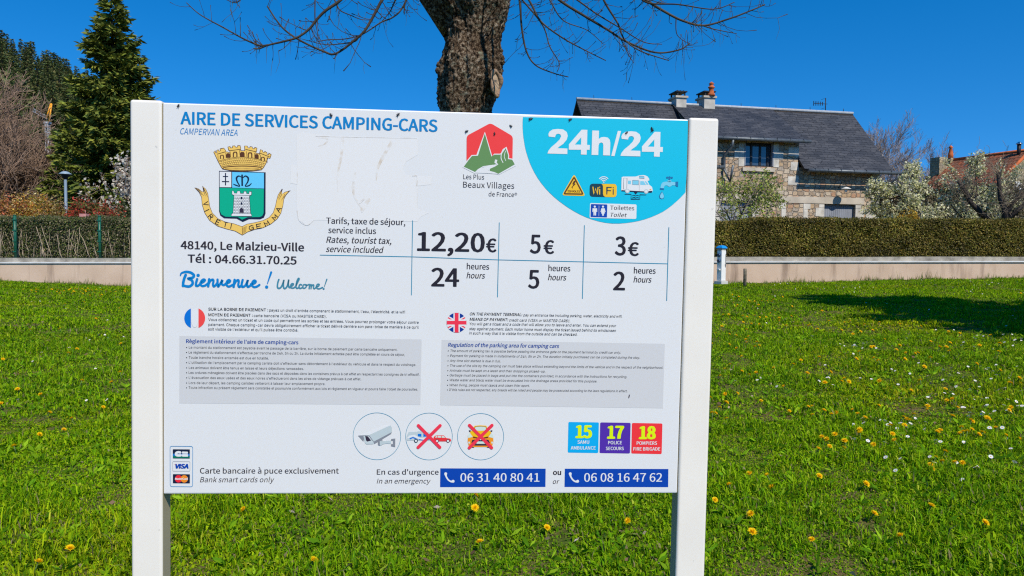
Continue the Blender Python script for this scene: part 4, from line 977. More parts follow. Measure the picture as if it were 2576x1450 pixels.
def wire_fence():
    p1, p2 = at(37, 543, WALLY + .1), at(250, 545, WALLY + .1)
    root = empty('wire_fence', (p1.x, WALLY + .1, walltop(p1.x) + .17))
    tag(root, 'green wire mesh fence with green metal posts on the left part of the wall', 'fence')
    g = mat('green_fence_paint', (.012, .105, .062), .4, .4)
    gap = p2.x - p1.x
    for i in (-1, 0, 1, 2):
        x = p1.x + gap * i; zb = walltop(x) + .16 - root.location.z; zt = (p1.z if i <= 0 else p2.z) - root.location.z
        mb = MB(); mb.tube([(x - p1.x, 0, zb - .05), (x - p1.x, 0, zt)], .048, 10)
        mb.tube([(x - p1.x, 0, zt), (x - p1.x, 0, zt + .02), (x - p1.x, 0, zt + .035)], [.055, .055, .03], 10)
        for z in np.linspace(zb + .2, zt - .15, 4): mb.box(x - p1.x - .055, x - p1.x + .055, -.06, -.045, z, z + .04)
        mb.build('post', g, root)
    w = MB()
    X0, X1 = -gap * 1.5, gap * 2.5
    for z in np.arange(.02, 1.40, .1): w.tube([(X0, -.052, z + (walltop(p1.x + X0) - walltop(p1.x))), (X1, -.052, z + (walltop(p1.x + X1) - walltop(p1.x)))], .0012, 3, cap=False)
    for x in np.arange(X0, X1, .10):
        zb = walltop(p1.x + x) - walltop(p1.x); w.tube([(x, -.055, zb), (x, -.055, zb + 1.4)], .0008, 3, cap=False)
    w.build('wire_mesh', g, root)
wire_fence()

# ------------------------------------------------------------------ grass (nobody could count it)
def bare(x, y):
    """0..1: where soil shows"""
    v = nz(x, y, 1.7, 5) * .6 + nz(x, y, 4.3, 6) * .45
    b = np.clip((v - .58) * 3.4, 0, 1)
    return b * np.clip((11 - y) / 5, 0.12, 1)
def grass(seed, y0, y1, dens, hgt, wid, name, label):
    rng = rs(seed)
    n = int(dens * ((y1 - y0) * ((y0 + y1) / 2 * 1.76 + 3.0)))
    y = np.sqrt(rng.uniform(y0 ** 2, y1 ** 2, n)); x = rng.uniform(-1, 1, n) * (y * .88 + 1.5)
    kp = rng.uniform(0, 1, n) > bare(x, y) * .93
    x, y = x[kp], y[kp]; n = len(x)
    tuft = np.clip(.78 + .50 * nz(x, y, 1.2, 21) + .55 * nz(x, y, 3.4, 22), .3, 2.1)
    h = hgt * rng.gamma(6, 1 / 6., n) * tuft
    broad = rng.uniform(0, 1, n) < np.clip(.34 + .3 * nz(x, y, .9, 33), .06, .7)
    w = wid * rng.uniform(.6, 1.3, n) * np.where(broad, 2.4, 1.0); h = h * np.where(broad, .75, 1.0)
    az = rng.uniform(0, 6.283, n); lean = rng.uniform(.15, 1.15, n) * np.where(broad, 1.3, 1.0)
    dx, dy = np.cos(az), np.sin(az)
    px_, py_ = -dy, dx
    z = ground_np(x, y) - .004
    B = np.stack([x, y, z], 1); Dh = np.stack([dx, dy, np.zeros(n)], 1); S = np.stack([px_, py_, rng.uniform(-.3, .3, n)], 1); Zv = np.array([0, 0, 1.0])
    m1 = B + Dh * (h * lean * .25)[:, None] + Zv * (h * .55)[:, None]
    m2 = B + Dh * (h * lean * .8)[:, None] + Zv * (h * np.clip(1.0 - .35 * lean, .3, 1))[:, None]
    hw = (w * .5)[:, None]
    V = np.stack([B - S * hw * .6, B + S * hw * .6, m1 + S * hw, m1 - S * hw, m2], 1).reshape(-1, 3)
    i = np.arange(n)[:, None] * 5
    Q = i + np.array([0, 1, 2, 3]); T = i + np.array([3, 2, 4])
    cols = np.array([(.240, .420, .005), (.155, .335, .006), (.350, .510, .009), (.078, .205, .007), (.290, .380, .008), (.460, .520, .040)])
    k = rng.choice(len(cols), n, p=[.27, .24, .17, .14, .13, .05])
    c = cols[k] * (1 + rng.uniform(-.25, .25, (n, 1)))
    pat = np.clip(.5 + .5 * nz(x, y, .55, 44), 0, 1)[:, None]
    c = c * (1 - .30 * pat * np.array([.9, .6, -.2]))
    yel = np.clip(nz(x, y, .33, 52) - .15, 0, 1)[:, None]; c = c * (1 + yel * np.array([.55, .12, .0]))
    dry = rng.uniform(0, 1, n) < .035 + .06 * (bare(x, y) > .2)
    c[dry] = np.array([.30, .25, .12]) * rng.uniform(.6, 1.1, (dry.sum(), 1))
    o = npmesh(name, V, [Q, T], leafmat('grass_blade', .7, .36, .015), None, np.repeat(c, 5, 0))
    struct(o, 'stuff', label)
grass(1, 1.0, 6.5, 12000, .050, .0062, 'grass', 'short green grass growing around the sign')
grass(2, 6.5, 12, 4200, .052, .0076, 'grass', 'green grass of the middle lawn')
grass(3, 12, WALLY, 1250, .055, .0135, 'grass', 'green grass of the far lawn up to the wall')
def fringe():
    rng = rs(77); n = 5000
    x = rng.uniform(-20, 20, n); y = WALLY - np.abs(rng.normal(0, .12, n)) - .02
    h = rng.gamma(3, .035, n) * np.clip(.8 + .8 * nz(x, y * 0, 1.5, 9), .2, 2); az = rng.uniform(0, 6.28, n)
    B = np.stack([x, y, ground_np(x, y)], 1); T = B + np.stack([np.cos(az) * h * .35, np.sin(az) * h * .2, h], 1)
    S = np.stack([np.full(n, .009), np.zeros(n), np.zeros(n)], 1)
    V = np.stack([B - S, B + S, T], 1).reshape(-1, 3)
    o = npmesh('tall_grass', V, [np.arange(3 * n).reshape(n, 3)], leafmat('grass_blade'), None, tints(rng, n, [(.09, .16, .025), (.22, .19, .08), (.12, .18, .04)], .3, 3))
    struct(o, 'stuff', 'taller uncut grass along the foot of the wall')
fringe()
def rosettes():
    """broad dandelion and plantain leaves lying in the near turf"""
    rng = rs(8); n0 = 2600
    y = np.sqrt(rng.uniform(2.2 ** 2, 12 ** 2, n0)); x = rng.uniform(-1, 1, n0) * (y * .75 + 1)
    per = 6; n = n0 * per
    X = np.repeat(x, per); Y = np.repeat(y, per); az = rng.uniform(0, 6.28, n); L = rng.uniform(.035, .095, n); el = rng.uniform(.15, .9, n)
    P = np.stack([X, Y, ground_np(X, Y) + .012], 1)
    Dr = np.stack([np.cos(az) * np.cos(el), np.sin(az) * np.cos(el), np.sin(el)], 1)
    V, F = cards(P, Dr, L, L * rng.uniform(.18, .34, n), rng)
    o = npmesh('broad_leaves', V, [F], leafmat('grass_blade'), None, tints(rng, n, [(.22, .40, .012), (.28, .45, .02), (.13, .30, .012)], .25))
    struct(o, 'stuff', 'broad weed leaves scattered through the turf')
rosettes()
def litter():
    rng = rs(15); n = 5200
    y = np.sqrt(rng.uniform(2.5 ** 2, 12 ** 2, n)); x = rng.uniform(-1, 1, n) * (y * .75 + 1)
    k = rng.uniform(0, 1, n) < bare(x, y) * .9 + .10; x, y = x[k], y[k]; n = len(x)
    az = rng.uniform(0, 6.28, n); el = rng.uniform(-.15, .5, n); L = rng.uniform(.018, .055, n)
    P = np.stack([x, y, ground_np(x, y) + rng.uniform(.004, .03, n)], 1)
    Dr = np.stack([np.cos(az) * np.cos(el), np.sin(az) * np.cos(el), np.sin(el)], 1)
    V, F = cards(P, Dr, L, L * rng.uniform(.25, .8, n), rng)
    o = npmesh('leaf_litter', V, [F], leafmat('dry_leaf', .8, .1, .1), None, tints(rng, n, [(.26, .17, .10), (.36, .27, .18), (.18, .11, .065), (.42, .36, .28)], .3))
    struct(o, 'stuff', 'dead brown leaves lying on the bare patches')
litter()

# ------------------------------------------------------------------ dandelions and daisies
m_pet = leafmat('petal', .6, .25, .2)
m_stem = mat('flower_stem', (.12, .19, .05), .6, .3)
m_heart = mat('daisy_heart', (.75, .42, .02), .7, .2)
def dandelion_proto(i, detail):
    rng = rs(100 + i)
    root = empty('dandelion')
    h = .055
    P, Dd, Ls = [], [], []
    n = 74 if detail else 26
    for k in range(n):
        t = k / n; el = .12 + 1.25 * t; az = k * 2.39996
        Dd.append((math.cos(az) * math.cos(el), math.sin(az) * math.cos(el), math.sin(el))); P.append((0, 0, h)); Ls.append(.021 - .009 * t)
    P, Dd, Ls = np.array(P), np.array(Dd), np.array(Ls)
    V, F = cards(P, Dd, Ls, Ls * .34, rng, (0, 0, 1), .15)
    npmesh('flower_head', V, [F], m_pet, root, tints(rng, n, [(.95, .66, .003), (.97, .72, .008), (.93, .56, .003)], .06))
    mb = MB(); mb.tube([(0.004, 0.002, -.01), (.002, 0, .025), (0, 0, h - .004), (0, 0, h + .004)], [.0022, .002, .003, .006], 6)
    mb.build('stem', m_stem, root)
    return root
def daisy_proto():
    rng = rs(5); root = empty('daisy'); h = .05; n = 16
    az = np.arange(n) * 6.283 / n
    Dd = np.stack([np.cos(az), np.sin(az), np.full(n, .12)], 1); P = np.tile([0, 0, h], (n, 1)) + Dd * .002
    V, F = cards(P, Dd, np.full(n, .0105), np.full(n, .0055), rng, (0, 0, 1), .1)
    npmesh('petals', V, [F], m_pet, root, tints(rng, n, [(.85, .84, .82)], .05))
    mb = MB(); mb.lathe([(.0001, h - .002), (.0034, h), (.003, h + .0015), (.0003, h + .0025)], seg=8); mb.build('flower_centre', m_heart, root)
    mb = MB(); mb.tube([(0, 0, -.01), (.001, 0, h)], .0009, 4); mb.build('stem', m_stem, root)
    return root
E1 = lambda l: [(0 + c * .5206, 694.5 + r * .5206) for c, r in l]
E2 = lambda l: [(1704.7 + c * .5208, 694.5 + r * .5208) for c, r in l]
E3 = lambda l: [(315.7 + c * .5882, 1199.6 + r * .5882) for c, r in l]
DL = E1([(161, 82), (174, 70), (219, 73), (247, 72), (262, 64), (270, 80), (292, 72), (308, 78), (317, 80), (346, 70), (352, 80), (384, 82), (395, 86), (402, 78), (412, 72), (417, 66), (419, 76), (433, 73), (467, 71), (476, 92), (526, 82), (549, 78), (603, 74), (615, 76), (565, 160), (393, 130), (306, 142), (452, 216), (153, 267), (299, 261), (598, 337), (324, 387), (359, 367), (5, 405), (589, 479), (384, 517), (556, 527), (93, 556), (211, 578), (12, 625), (485, 635), (213, 669), (359, 694), (296, 751), (172, 768), (82, 840), (327, 1330), (161, 1412), (3, 1327)])
DU = E3([(535, 131), (1466, 85), (2169, 183), (1783, 217), (1528, 300), (777, 372), (1903, 72), (1488, 150 - 20)])
DR = E2([(226, 118), (246, 125), (262, 92), (292, 108), (334, 124), (345, 130), (427, 97), (443, 128), (459, 134), (621, 92), (331, 206), (379, 198), (462, 185), (488, 212), (313, 233), (361, 240), (407, 240), (530, 250), (634, 250), (646, 246), (697, 175), (740, 230), (818, 234), (848, 226), (916, 242), (776, 272), (866, 278), (240, 290), (272, 293), (333, 268), (170, 278), (984, 310), (343, 318), (340, 328), (385, 330), (237, 338), (171, 340), (930, 350), (943, 351), (373, 350), (380, 346), (1063, 345), (1118, 377), (1126, 378), (1148, 386), (1041, 370), (884, 378), (1255, 357), (1291, 357), (1314, 274), (1360, 282), (1520, 300), (1546, 341), (1541, 383), (328, 400), (594, 413), (676, 409), (842, 409), (967, 410), (989, 422), (1073, 407), (257, 436), (544, 440), (1175, 447), (232, 463), (299, 471), (486, 458), (711, 472), (1530, 460), (343, 491), (390, 482), (616, 484), (221, 494), (1629, 503), (537, 538), (711, 532), (777, 517), (808, 515), (830, 513), (990, 516), (1113, 560), (1283, 556), (1592, 524), (1617, 524), (1648, 524), (250, 577), (264, 568), (162, 596), (213, 616), (226, 620), (197, 646), (400, 609), (163, 665), (169, 676), (533, 655), (619, 638), (667, 636), (694, 664), (955, 630), (869, 659), (665, 683), (754, 687), (783, 665), (888, 684), (890, 700), (1141, 677), (1133, 714), (1073, 690), (1313, 695), (1405, 697), (1417, 708), (1477, 687), (1470, 700), (1620, 636), (876, 746), (767, 773), (710, 787), (733, 789), (890, 780), (1027, 766), (1237, 764), (1269, 757), (1377, 746), (1384, 775), (1398, 768), (1420, 768), (1458, 768), (1551, 747), (664, 842), (723, 821), (782, 837), (806, 811), (825, 812), (953, 812), (1076, 808), (1279, 860), (1293, 912), (1201, 930), (1229, 920), (1365, 918), (1379, 902), (1234, 884), (365, 969), (463, 984), (659, 969), (871, 1004), (272, 1030), (495, 1026), (381, 1162), (917, 1156), (1200, 1130), (347, 1247), (658, 1284), (1104, 1270), (1442, 1190), (244, 696), (165, 1072)])
_r = rs(404)
DL += [(_r.uniform(60, 326), 728 + _r.gamma(2, 4)) for i in range(26)]
DR += [(_r.uniform(1815, 2576), _r.uniform(740, 900)) for i in range(26)] + [(_r.uniform(1820, 2010), _r.uniform(745, 800)) for i in range(14)] + [(_r.uniform(2180, 2560), _r.uniform(900, 1110)) for i in range(16)]
protos = [dandelion_proto(0, True), dandelion_proto(1, True), dandelion_proto(2, True)]
_used = set()
fr_ = rs(55)
def place_flower(protos, px, py, k, hz, label, cat, group):
    # the head is what the photograph shows: stand the plant so that its head is at the seen spot
    g = hit_ground(px, py); d = (g - EYE); Y = g.y
    p = EYE + d * ((Y - hz * Y / 1.9) / Y) if Y > 3 else g
    p.z = ground(p.x, p.y)
    src = protos[fr_.randint(len(protos))]
    if src.name not in _used: o = src; _used.add(src.name)
    else: o = copy_tree(src)
    o.location = p; o.rotation_euler = (fr_.uniform(-.25, .3) + .5, fr_.uniform(-.3, .3), fr_.uniform(0, 6.28)); s = k * fr_.uniform(.85, 1.15); o.scale = (s, s, s)
    tag(o, label, cat, group)
for lst, lab, grp in ((DL, 'yellow dandelion head on a short stem in the lawn left of the sign', 'dandelions left of the sign'), (DU, 'yellow dandelion head in the turf seen under the board between its posts', 'dandelions under the sign board'),
                      (DR, 'yellow dandelion head on a short stem in the lawn right of the sign', 'dandelions right of the sign')):
    for px, py in lst: place_flower(protos, px, py, 1.45 if py < 1000 else 1.25, .05, lab, 'flower', grp)
_used.clear()
dp = [daisy_proto()]
rng = rs(91)
DA = [(rng.normal(2520, 60), rng.normal(1030, 22)) for i in range(26)] + [(rng.uniform(2280, 2576), rng.normal(1000, 35)) for i in range(24)] + [(rng.uniform(1990, 2576), rng.normal(940, 22)) for i in range(30)] + [(rng.normal(2230, 40), 1068 + rng.normal(0, 6)) for i in range(16)] + [(rng.uniform(2150, 2576), rng.uniform(1080, 1210)) for i in range(26)] \
   + [(rng.uniform(1815, 2576), 706 + rng.gamma(2, 9)) for i in range(95)] + [(rng.uniform(2420, 2576), rng.uniform(842, 880)) for i in range(22)] + [(rng.normal(2180, 40), rng.normal(868, 6)) for i in range(9)] + [(rng.uniform(1815, 2576), rng.uniform(740, 980)) for i in range(46)]
DAL = E1([(125, 125), (160, 128), (187, 128), (320, 62), (315, 160), (373, 115), (403, 301), (440, 312), (465, 286), (500, 286), (520, 303), (588, 296), (527, 218), (540, 238), (603, 230), (418, 380), (450, 380), (472, 380), (460, 457), (167, 417), (541, 604), (428, 600), (97, 600), (583, 85), (489, 62), (575, 110)])
for px, py in DA:
    if py < 705 or px > 2590: continue
    place_flower(dp, px, py, 1.3, .045, 'small white daisy in the lawn right of the sign', 'flower', 'daisies right of the sign')
for px, py in DAL: place_flower(dp, px, py, 1.3, .045, 'small white daisy in the lawn left of the sign', 'flower', 'daisies left of the sign')
# ------------------------------------------------------------------ the stone house behind the hedge
PSI = math.radians(12)
E1v = Vector((math.cos(PSI), math.sin(PSI), 0)); E2v = Vector((-math.sin(PSI), math.cos(PSI), 0))
_c = at(2210, 500, 33.0); HA = Vector((_c.x, 33.0, walltop(_c.x)))
def fac(px, py, yo=0.0):
    d = ray(px, py); o = HA + E2v * yo
    t = (o - EYE).dot(E2v) / d.dot(E2v); q = EYE + d * t - HA
    return q.dot(E1v), q.z
def stone_mat(name, pal, mortar, sx=(3.9, 3.9, 5.6)):
    m = bpy.data.materials.new(name); m.use_nodes = True
    n, l = nodes_of(m); b = n['Principled BSDF']; b.inputs['Roughness'].default_value = .9; b.inputs['Specular IOR Level'].default_value = .15
    tc = n.new('ShaderNodeTexCoord'); mp = n.new('ShaderNodeMapping'); mp.inputs['Scale'].default_value = sx
    nzv = n.new('ShaderNodeTexNoise'); nzv.inputs['Scale'].default_value = 3.0
    l.new(tc.outputs['Object'], nzv.inputs['Vector'])
    va = n.new('ShaderNodeVectorMath'); va.operation = 'MULTIPLY_ADD'; va.inputs[1].default_value = (.14, .14, .10)
    l.new(nzv.outputs['Color'], va.inputs[0]); l.new(tc.outputs['Object'], va.inputs[2]); l.new(va.outputs[0], mp.inputs['Vector'])
    v = n.new('ShaderNodeTexVoronoi'); v.inputs['Scale'].default_value = 1; v.inputs['Randomness'].default_value = .75
    v.distance = 'CHEBYCHEV'; v.inputs['Randomness'].default_value = .62
    v2 = n.new('ShaderNodeTexVoronoi'); v2.feature = 'F2'; v2.distance = 'CHEBYCHEV'; v2.inputs['Scale'].default_value = 1; v2.inputs['Randomness'].default_value = .62
    l.new(mp.outputs['Vector'], v.inputs['Vector']); l.new(mp.outputs['Vector'], v2.inputs['Vector'])
    df = n.new('ShaderNodeMath'); df.operation = 'SUBTRACT'; l.new(v2.outputs['Distance'], df.inputs[0]); l.new(v.outputs['Distance'], df.inputs[1])
    sp = n.new('ShaderNodeSeparateColor'); l.new(v.outputs['Color'], sp.inputs['Color'])
    r = n.new('ShaderNodeValToRGB'); r.color_ramp.interpolation = 'CONSTANT'
    while len(r.color_ramp.elements) < len(pal): r.color_ramp.elements.new(.5)
    for i, c in enumerate(pal): r.color_ramp.elements[i].position = i / len(pal); r.color_ramp.elements[i].color = (*c, 1)
    l.new(sp.outputs['Red'], r.inputs['Fac'])
    gn = n.new('ShaderNodeTexNoise'); gn.inputs['Scale'].default_value = 18; gn.inputs['Detail'].default_value = 6; l.new(tc.outputs['Object'], gn.inputs['Vector'])
    gr = n.new('ShaderNodeValToRGB'); gr.color_ramp.elements[0].position = .3; gr.color_ramp.elements[1].position = .7; gr.color_ramp.elements[0].color = (.72, .72, .72, 1); gr.color_ramp.elements[1].color = (1.2, 1.2, 1.2, 1)
    l.new(gn.outputs['Fac'], gr.inputs['Fac'])
    mu = n.new('ShaderNodeMix'); mu.data_type = 'RGBA'; mu.blend_type = 'MULTIPLY'; mu.inputs['Factor'].default_value = 1; l.new(r.outputs['Color'], mu.inputs['A']); l.new(gr.outputs['Color'], mu.inputs['B'])
    er = n.new('ShaderNodeMapRange'); er.inputs['From Min'].default_value = .04; er.inputs['From Max'].default_value = .16; l.new(df.outputs[0], er.inputs['Value'])
    mx = n.new('ShaderNodeMix'); mx.data_type = 'RGBA'; mx.inputs['A'].default_value = (*mortar, 1); l.new(mu.outputs['Result'], mx.inputs['B']); l.new(er.outputs['Result'], mx.inputs['Factor']); l.new(mx.outputs['Result'], b.inputs['Base Color'])
    bp = n.new('ShaderNodeBump'); bp.inputs['Strength'].default_value = 1; bp.inputs['Distance'].default_value = .05; l.new(er.outputs['Result'], bp.inputs['Height']); l.new(bp.outputs['Normal'], b.inputs['Normal'])
    return m
def tile_mat(name, c1, c2, scale, w, h, gap, rough=.75, spots=None):
    """roof covering laid out on the slope's own uv (metres)"""
    m = bpy.data.materials.new(name); m.use_nodes = True
    n, l = nodes_of(m); b = n['Principled BSDF']; b.inputs['Roughness'].default_value = rough; b.inputs['Specular IOR Level'].default_value = .25
    uv = n.new('ShaderNodeUVMap'); nv = n.new('ShaderNodeTexNoise'); nv.inputs['Scale'].default_value = 5; l.new(uv.outputs['UV'], nv.inputs['Vector'])
    va = n.new('ShaderNodeVectorMath'); va.operation = 'MULTIPLY_ADD'; va.inputs[1].default_value = (.34, .20, 0); l.new(nv.outputs['Color'], va.inputs[0]); l.new(uv.outputs['UV'], va.inputs[2])
    br = n.new('ShaderNodeTexBrick'); br.inputs['Scale'].default_value = 1; br.inputs['Brick Width'].default_value = w; br.inputs['Row Height'].default_value = h; br.inputs['Mortar Size'].default_value = gap; br.inputs['Mortar Smooth'].default_value = .4
    br.inputs['Color1'].default_value = (*c1, 1); br.inputs['Color2'].default_value = (*c2, 1); br.inputs['Mortar'].default_value = (*[c * .35 for c in c1], 1)
    l.new(va.outputs[0], br.inputs['Vector'])
    n2 = n.new('ShaderNodeTexNoise'); n2.inputs['Scale'].default_value = 1.2; n2.inputs['Detail'].default_value = 7; l.new(uv.outputs['UV'], n2.inputs['Vector'])
    r2 = n.new('ShaderNodeValToRGB'); r2.color_ramp.elements[0].position = .3; r2.color_ramp.elements[1].position = .72; r2.color_ramp.elements[0].color = (.7, .72, .76, 1); r2.color_ramp.elements[1].color = (1.35, 1.25, 1.15, 1); l.new(n2.outputs['Fac'], r2.inputs['Fac'])
    mx = n.new('ShaderNodeMix'); mx.data_type = 'RGBA'; mx.blend_type = 'MULTIPLY'; mx.inputs['Factor'].default_value = 1; l.new(br.outputs['Color'], mx.inputs['A']); l.new(r2.outputs['Color'], mx.inputs['B'])
    out = mx.outputs['Result']
    if spots:
        n3 = n.new('ShaderNodeTexNoise'); n3.inputs['Scale'].default_value = 3.4; n3.inputs['Detail'].default_value = 4; l.new(uv.outputs['UV'], n3.inputs['Vector'])
        r3 = n.new('ShaderNodeValToRGB'); r3.color_ramp.elements[0].position = .70; r3.color_ramp.elements[1].position = .78; r3.color_ramp.elements[1].color = (.7, .7, .7, 1); l.new(n3.outputs['Fac'], r3.inputs['Fac'])
        m3 = n.new('ShaderNodeMix'); m3.data_type = 'RGBA'; m3.inputs['B'].default_value = (*spots, 1); l.new(out, m3.inputs['A']); l.new(r3.outputs['Color'], m3.inputs['Factor']); out = m3.outputs['Result']
    l.new(out, b.inputs['Base Color'])
    bp = n.new('ShaderNodeBump'); bp.inputs['Strength'].default_value = .9; bp.inputs['Distance'].default_value = .03; l.new(br.outputs['Fac'], bp.inputs['Height']); bp.invert = True; l.new(bp.outputs['Normal'], b.inputs['Normal'])
    return m
m_slate = tile_mat('slate_roof', (.033, .037, .046), (.064, .068, .078), 1, .42, .17, .010, .6, (.17, .12, .075))
m_stone = stone_mat('rubble_stone', [(.42, .295, .19), (.50, .365, .24), (.35, .26, .18), (.56, .43, .30), (.44, .26, .16), (.39, .32, .25), (.48, .335, .20), (.54, .44, .325)], (.36, .30, .235))
m_quoin = mat('granite_blocks', (.56, .52, .45), .85, .15, var=.28, vscale=2.6, bump=.4, bscale=25)
m_lint = mat('cement_lintel', (.50, .43, .34), .9, .15, var=.2, vscale=1.4, bump=.2)
m_zinc = mat('weathered_zinc', (.11, .125, .135), .45, .4, .3, var=.2)
m_shut = mat('grey_shutter_paint', (.25, .265, .30), .6, .3, var=.12, vscale=3)
m_dark = mat('dark_window_wood', (.022, .022, .026), .5, .3)
m_glass = mat('window_glass', (.045, .065, .09), .04, .9)
m_white = mat('enamel_white', (.75, .75, .70), .35, .4)
m_under = mat('dark_boards', (.05, .04, .032), .85, .1, var=.3)
m_chim = mat('chimney_render', (.50, .46, .40), .9, .1, var=.2, vscale=3)
m_clay = mat('terracotta', (.52, .135, .045), .8, .15, var=.25, vscale=6)
m_blk = mat('black_iron', (.018, .018, .02), .5, .3)

def holes_wall(mb, x0, x1, z0, z1, holes, y=0.0, reveal=.22):
    xs = sorted({x0, x1} | {h[0] for h in holes if x0 < h[0] < x1} | {h[1] for h in holes if x0 < h[1] < x1})
    zs = sorted({z0, z1} | {h[2] for h in holes if z0 < h[2] < z1} | {h[3] for h in holes if z0 < h[3] < z1})
    for a, b in zip(xs[:-1], xs[1:]):
        for c, d in zip(zs[:-1], zs[1:]):
            mx_, mz_ = (a + b) / 2, (c + d) / 2
            if any(h[0] < mx_ < h[1] and h[2] < mz_ < h[3] for h in holes): continue
            mb.face([(a, y, c), (b, y, c), (b, y, d), (a, y, d)])
    for h in holes:
        a, b, c, d = h
        mb.face([(a, y, c), (a, y, d), (a, y + reveal, d), (a, y + reveal, c)]); mb.face([(b, y, d), (b, y, c), (b, y + reveal, c), (b, y + reveal, d)])
        mb.face([(a, y, d), (b, y, d), (b, y + reveal, d), (a, y + reveal, d)]); mb.face([(b, y, c), (a, y, c), (a, y + reveal, c), (b, y + reveal, c)])
def slab(mb, p, th=.09, uvs=None):
    """sloping roof slab from 4 points (eave left, eave right, ridge right, ridge left)"""
    p = [Vector(q) for q in p]; nrm = (p[1] - p[0]).cross(p[3] - p[0]).normalized(); q = [v - nrm * th for v in p]
    e = (p[1] - p[0]).normalized(); f = nrm.cross(e)
    mb.face(p, 0, [((v).dot(e), (v).dot(f)) for v in p])
    mb.face([q[3], q[2], q[1], q[0]], 1)
    for i in range(4): mb.face([p[(i + 1) % 4], p[i], q[i], q[(i + 1) % 4]], 1)
def stone_house():
    root = empty('stone_house', HA, PSI)
    tag(root, 'two-storey stone house with slate roof, dormer and two chimneys behind the clipped hedge', 'house')
    OV = .50
    xe, ze = fac(2250, 433, -OV)
    xr, _ = fac(2085, 285, 4.0)
    # depth of the ridge: find D so that the ridge end stands over the eave end
    Dp = 3.0
    for k in range(60):
        x, z = fac(2085, 285, Dp)
        if x > xe: Dp += .05 if x - xe > .05 else .01
        else: Dp -= .01
        if abs(x - xe) < .02: break
    _, zr = fac(2085, 285, Dp)
    xl, _ = fac(1450, 253, Dp)
    xd0, _ = fac(1690, 264, Dp)
    xdw0, _ = fac(1807, 450); xdw1, _ = fac(2008, 450)
    xd1, zd = fac(2031, 352, -.45); _, zd0 = fac(1830, 347, -.45); zd = (zd + zd0) / 2
    xd0 = min(xd0, xdw0 - .12)
    H = 1.0
    # openings on the front
    wx0, wz1 = fac(1873, 357); wx1, wz0 = fac(1945, 421)
    sx0, sz1 = fac(1977, 511); sx1, _ = fac(2021, 511)
    gx0, gz1 = fac(2073.5, 514); gx1, _ = fac(2152, 514)
    bx0, bz1 = fac(1812, 505); bx1, _ = fac(1890, 505)
    holes_low = [(sx0, sx1, .3, sz1), (gx0, gx1, -.2, gz1), (bx0, bx1, -.2, bz1)]
    mb = MB()
    zw = ze + .12
    holes_wall(mb, xl + .4, xdw0, -1, zw, [h for h in holes_low if h[1] < xdw0])
    holes_wall(mb, xdw0, xdw1, -1, zd, [h for h in holes_low if xdw0 < h[0] and h[1] < xdw1] + [(wx0, wx1, wz0, wz1)])
    holes_wall(mb, xdw1, 0, -1, zw, [h for h in holes_low if h[0] > xdw1])
    # gable ends and back
    yb = 2 * Dp
    for x, s in ((0, 1), (xl + .4, -1)):
        pts = [(x, 0, -1), (x, yb, -1), (x, yb, zw), (x, Dp, zr - .12), (x, 0, zw)]
        mb.face(pts if s > 0 else pts[::-1])
    mb.face([(0, yb, -1), (xl + .4, yb, -1), (xl + .4, yb, zw), (0, yb, zw)])
    sl = (zr - ze) / (Dp + OV)
    def zmain(y): return ze + (y + OV) * sl
    sd = (zr - .02 - zd) / (Dp + .45)
    # dormer cheeks
    ym = 0
    for x, s in ((xd0 + .12, -1), (xdw1, 1)):
        pts = [(x, 0, zw - .2), (x, Dp - .1, zr - .15), (x, 0, zd - .0)]
        mb.face(pts if s > 0 else pts[::-1])
    if xd0 + .12 < xdw0: mb.face([(xd0 + .12, 0, zw - .2), (xdw0, 0, zw - .2), (xdw0, 0, zd), (xd0 + .12, 0, zd)])
    wall_o = mb.build('wall', m_stone, root)
    # dressed stones
    q = MB()
    for i in range(9):
        z = .1 + i * .55; w = .62 if i % 2 else .36
        if z + .5 < zw: q.box(-w, .018, -.02, w * .6, z, z + .52)
    q.build('corner_stones', m_quoin, root)
    for z0, z1, xa, xb, w in ((.3, sz1 + .0, sx0, sx1, .34), (0, gz1, gx0, gx1, .42), (0, bz1, bx0, bx1, .36)):
        z = z0; k = 0; q = MB()
        while z < z1 - .1:
            h = min(.38, z1 - z); ww = w if k % 2 else w * .62
            q.box(xa - ww, xa - .003, -.018, .05, z, z + h - .012); q.box(xb + .003, xb + ww, -.018, .05, z, z + h - .012); z += .38; k += 1
        q.build('opening_surround', m_quoin, root)
    z = wz0; k = 0; q = MB()
    while z < wz1 - .05:
        h = min(.34, wz1 - z); ww = .46 if k % 2 else .26
        q.box(wx0 - ww, wx0 - .003, -.018, .05, z, z + h - .012); q.box(wx1 + .003, wx1 + ww, -.018, .05, z, z + h - .012); z += .34; k += 1
    q.build('opening_surround', m_quoin, root); q = MB()
    for k in range(3):
        z = zd - 1.85 + k * .62; q.box(xdw1 - .5 + .12 * (k % 2), xdw1 - .004, -.016, .05, z, z + .36)
    q.build('corner_stones', m_quoin, root)
    lx0, lz1 = fac(1985, 494.5); lx1, lz0 = fac(2167, 513.2)
    mb = MB(); mb.box(sx0 - .35, gx1 + .42, -.026, .1, max(sz1, gz1) + .006, lz1); mb.box(bx0 - .3, bx1 + .3, -.026, .1, bz1 + .006, bz1 + .32); mb.build('lintel', m_lint, root)
    # upstairs window
    wn_ = MB(); F_ = .07
    wn_.box(wx0, wx1, .14, .20, wz0, wz0 + F_); wn_.box(wx0, wx1, .14, .20, wz1 - F_, wz1); wn_.box(wx0, wx0 + F_, .14, .20, wz0 + F_, wz1 - F_); wn_.box(wx1 - F_, wx1, .14, .20, wz0 + F_, wz1 - F_)
    ww = wx1 - wx0
    for t in (.30, .60, .86): wn_.box(wx0 + ww * t - .045, wx0 + ww * t + .045, .13, .20, wz0 + F_, wz1 - F_)
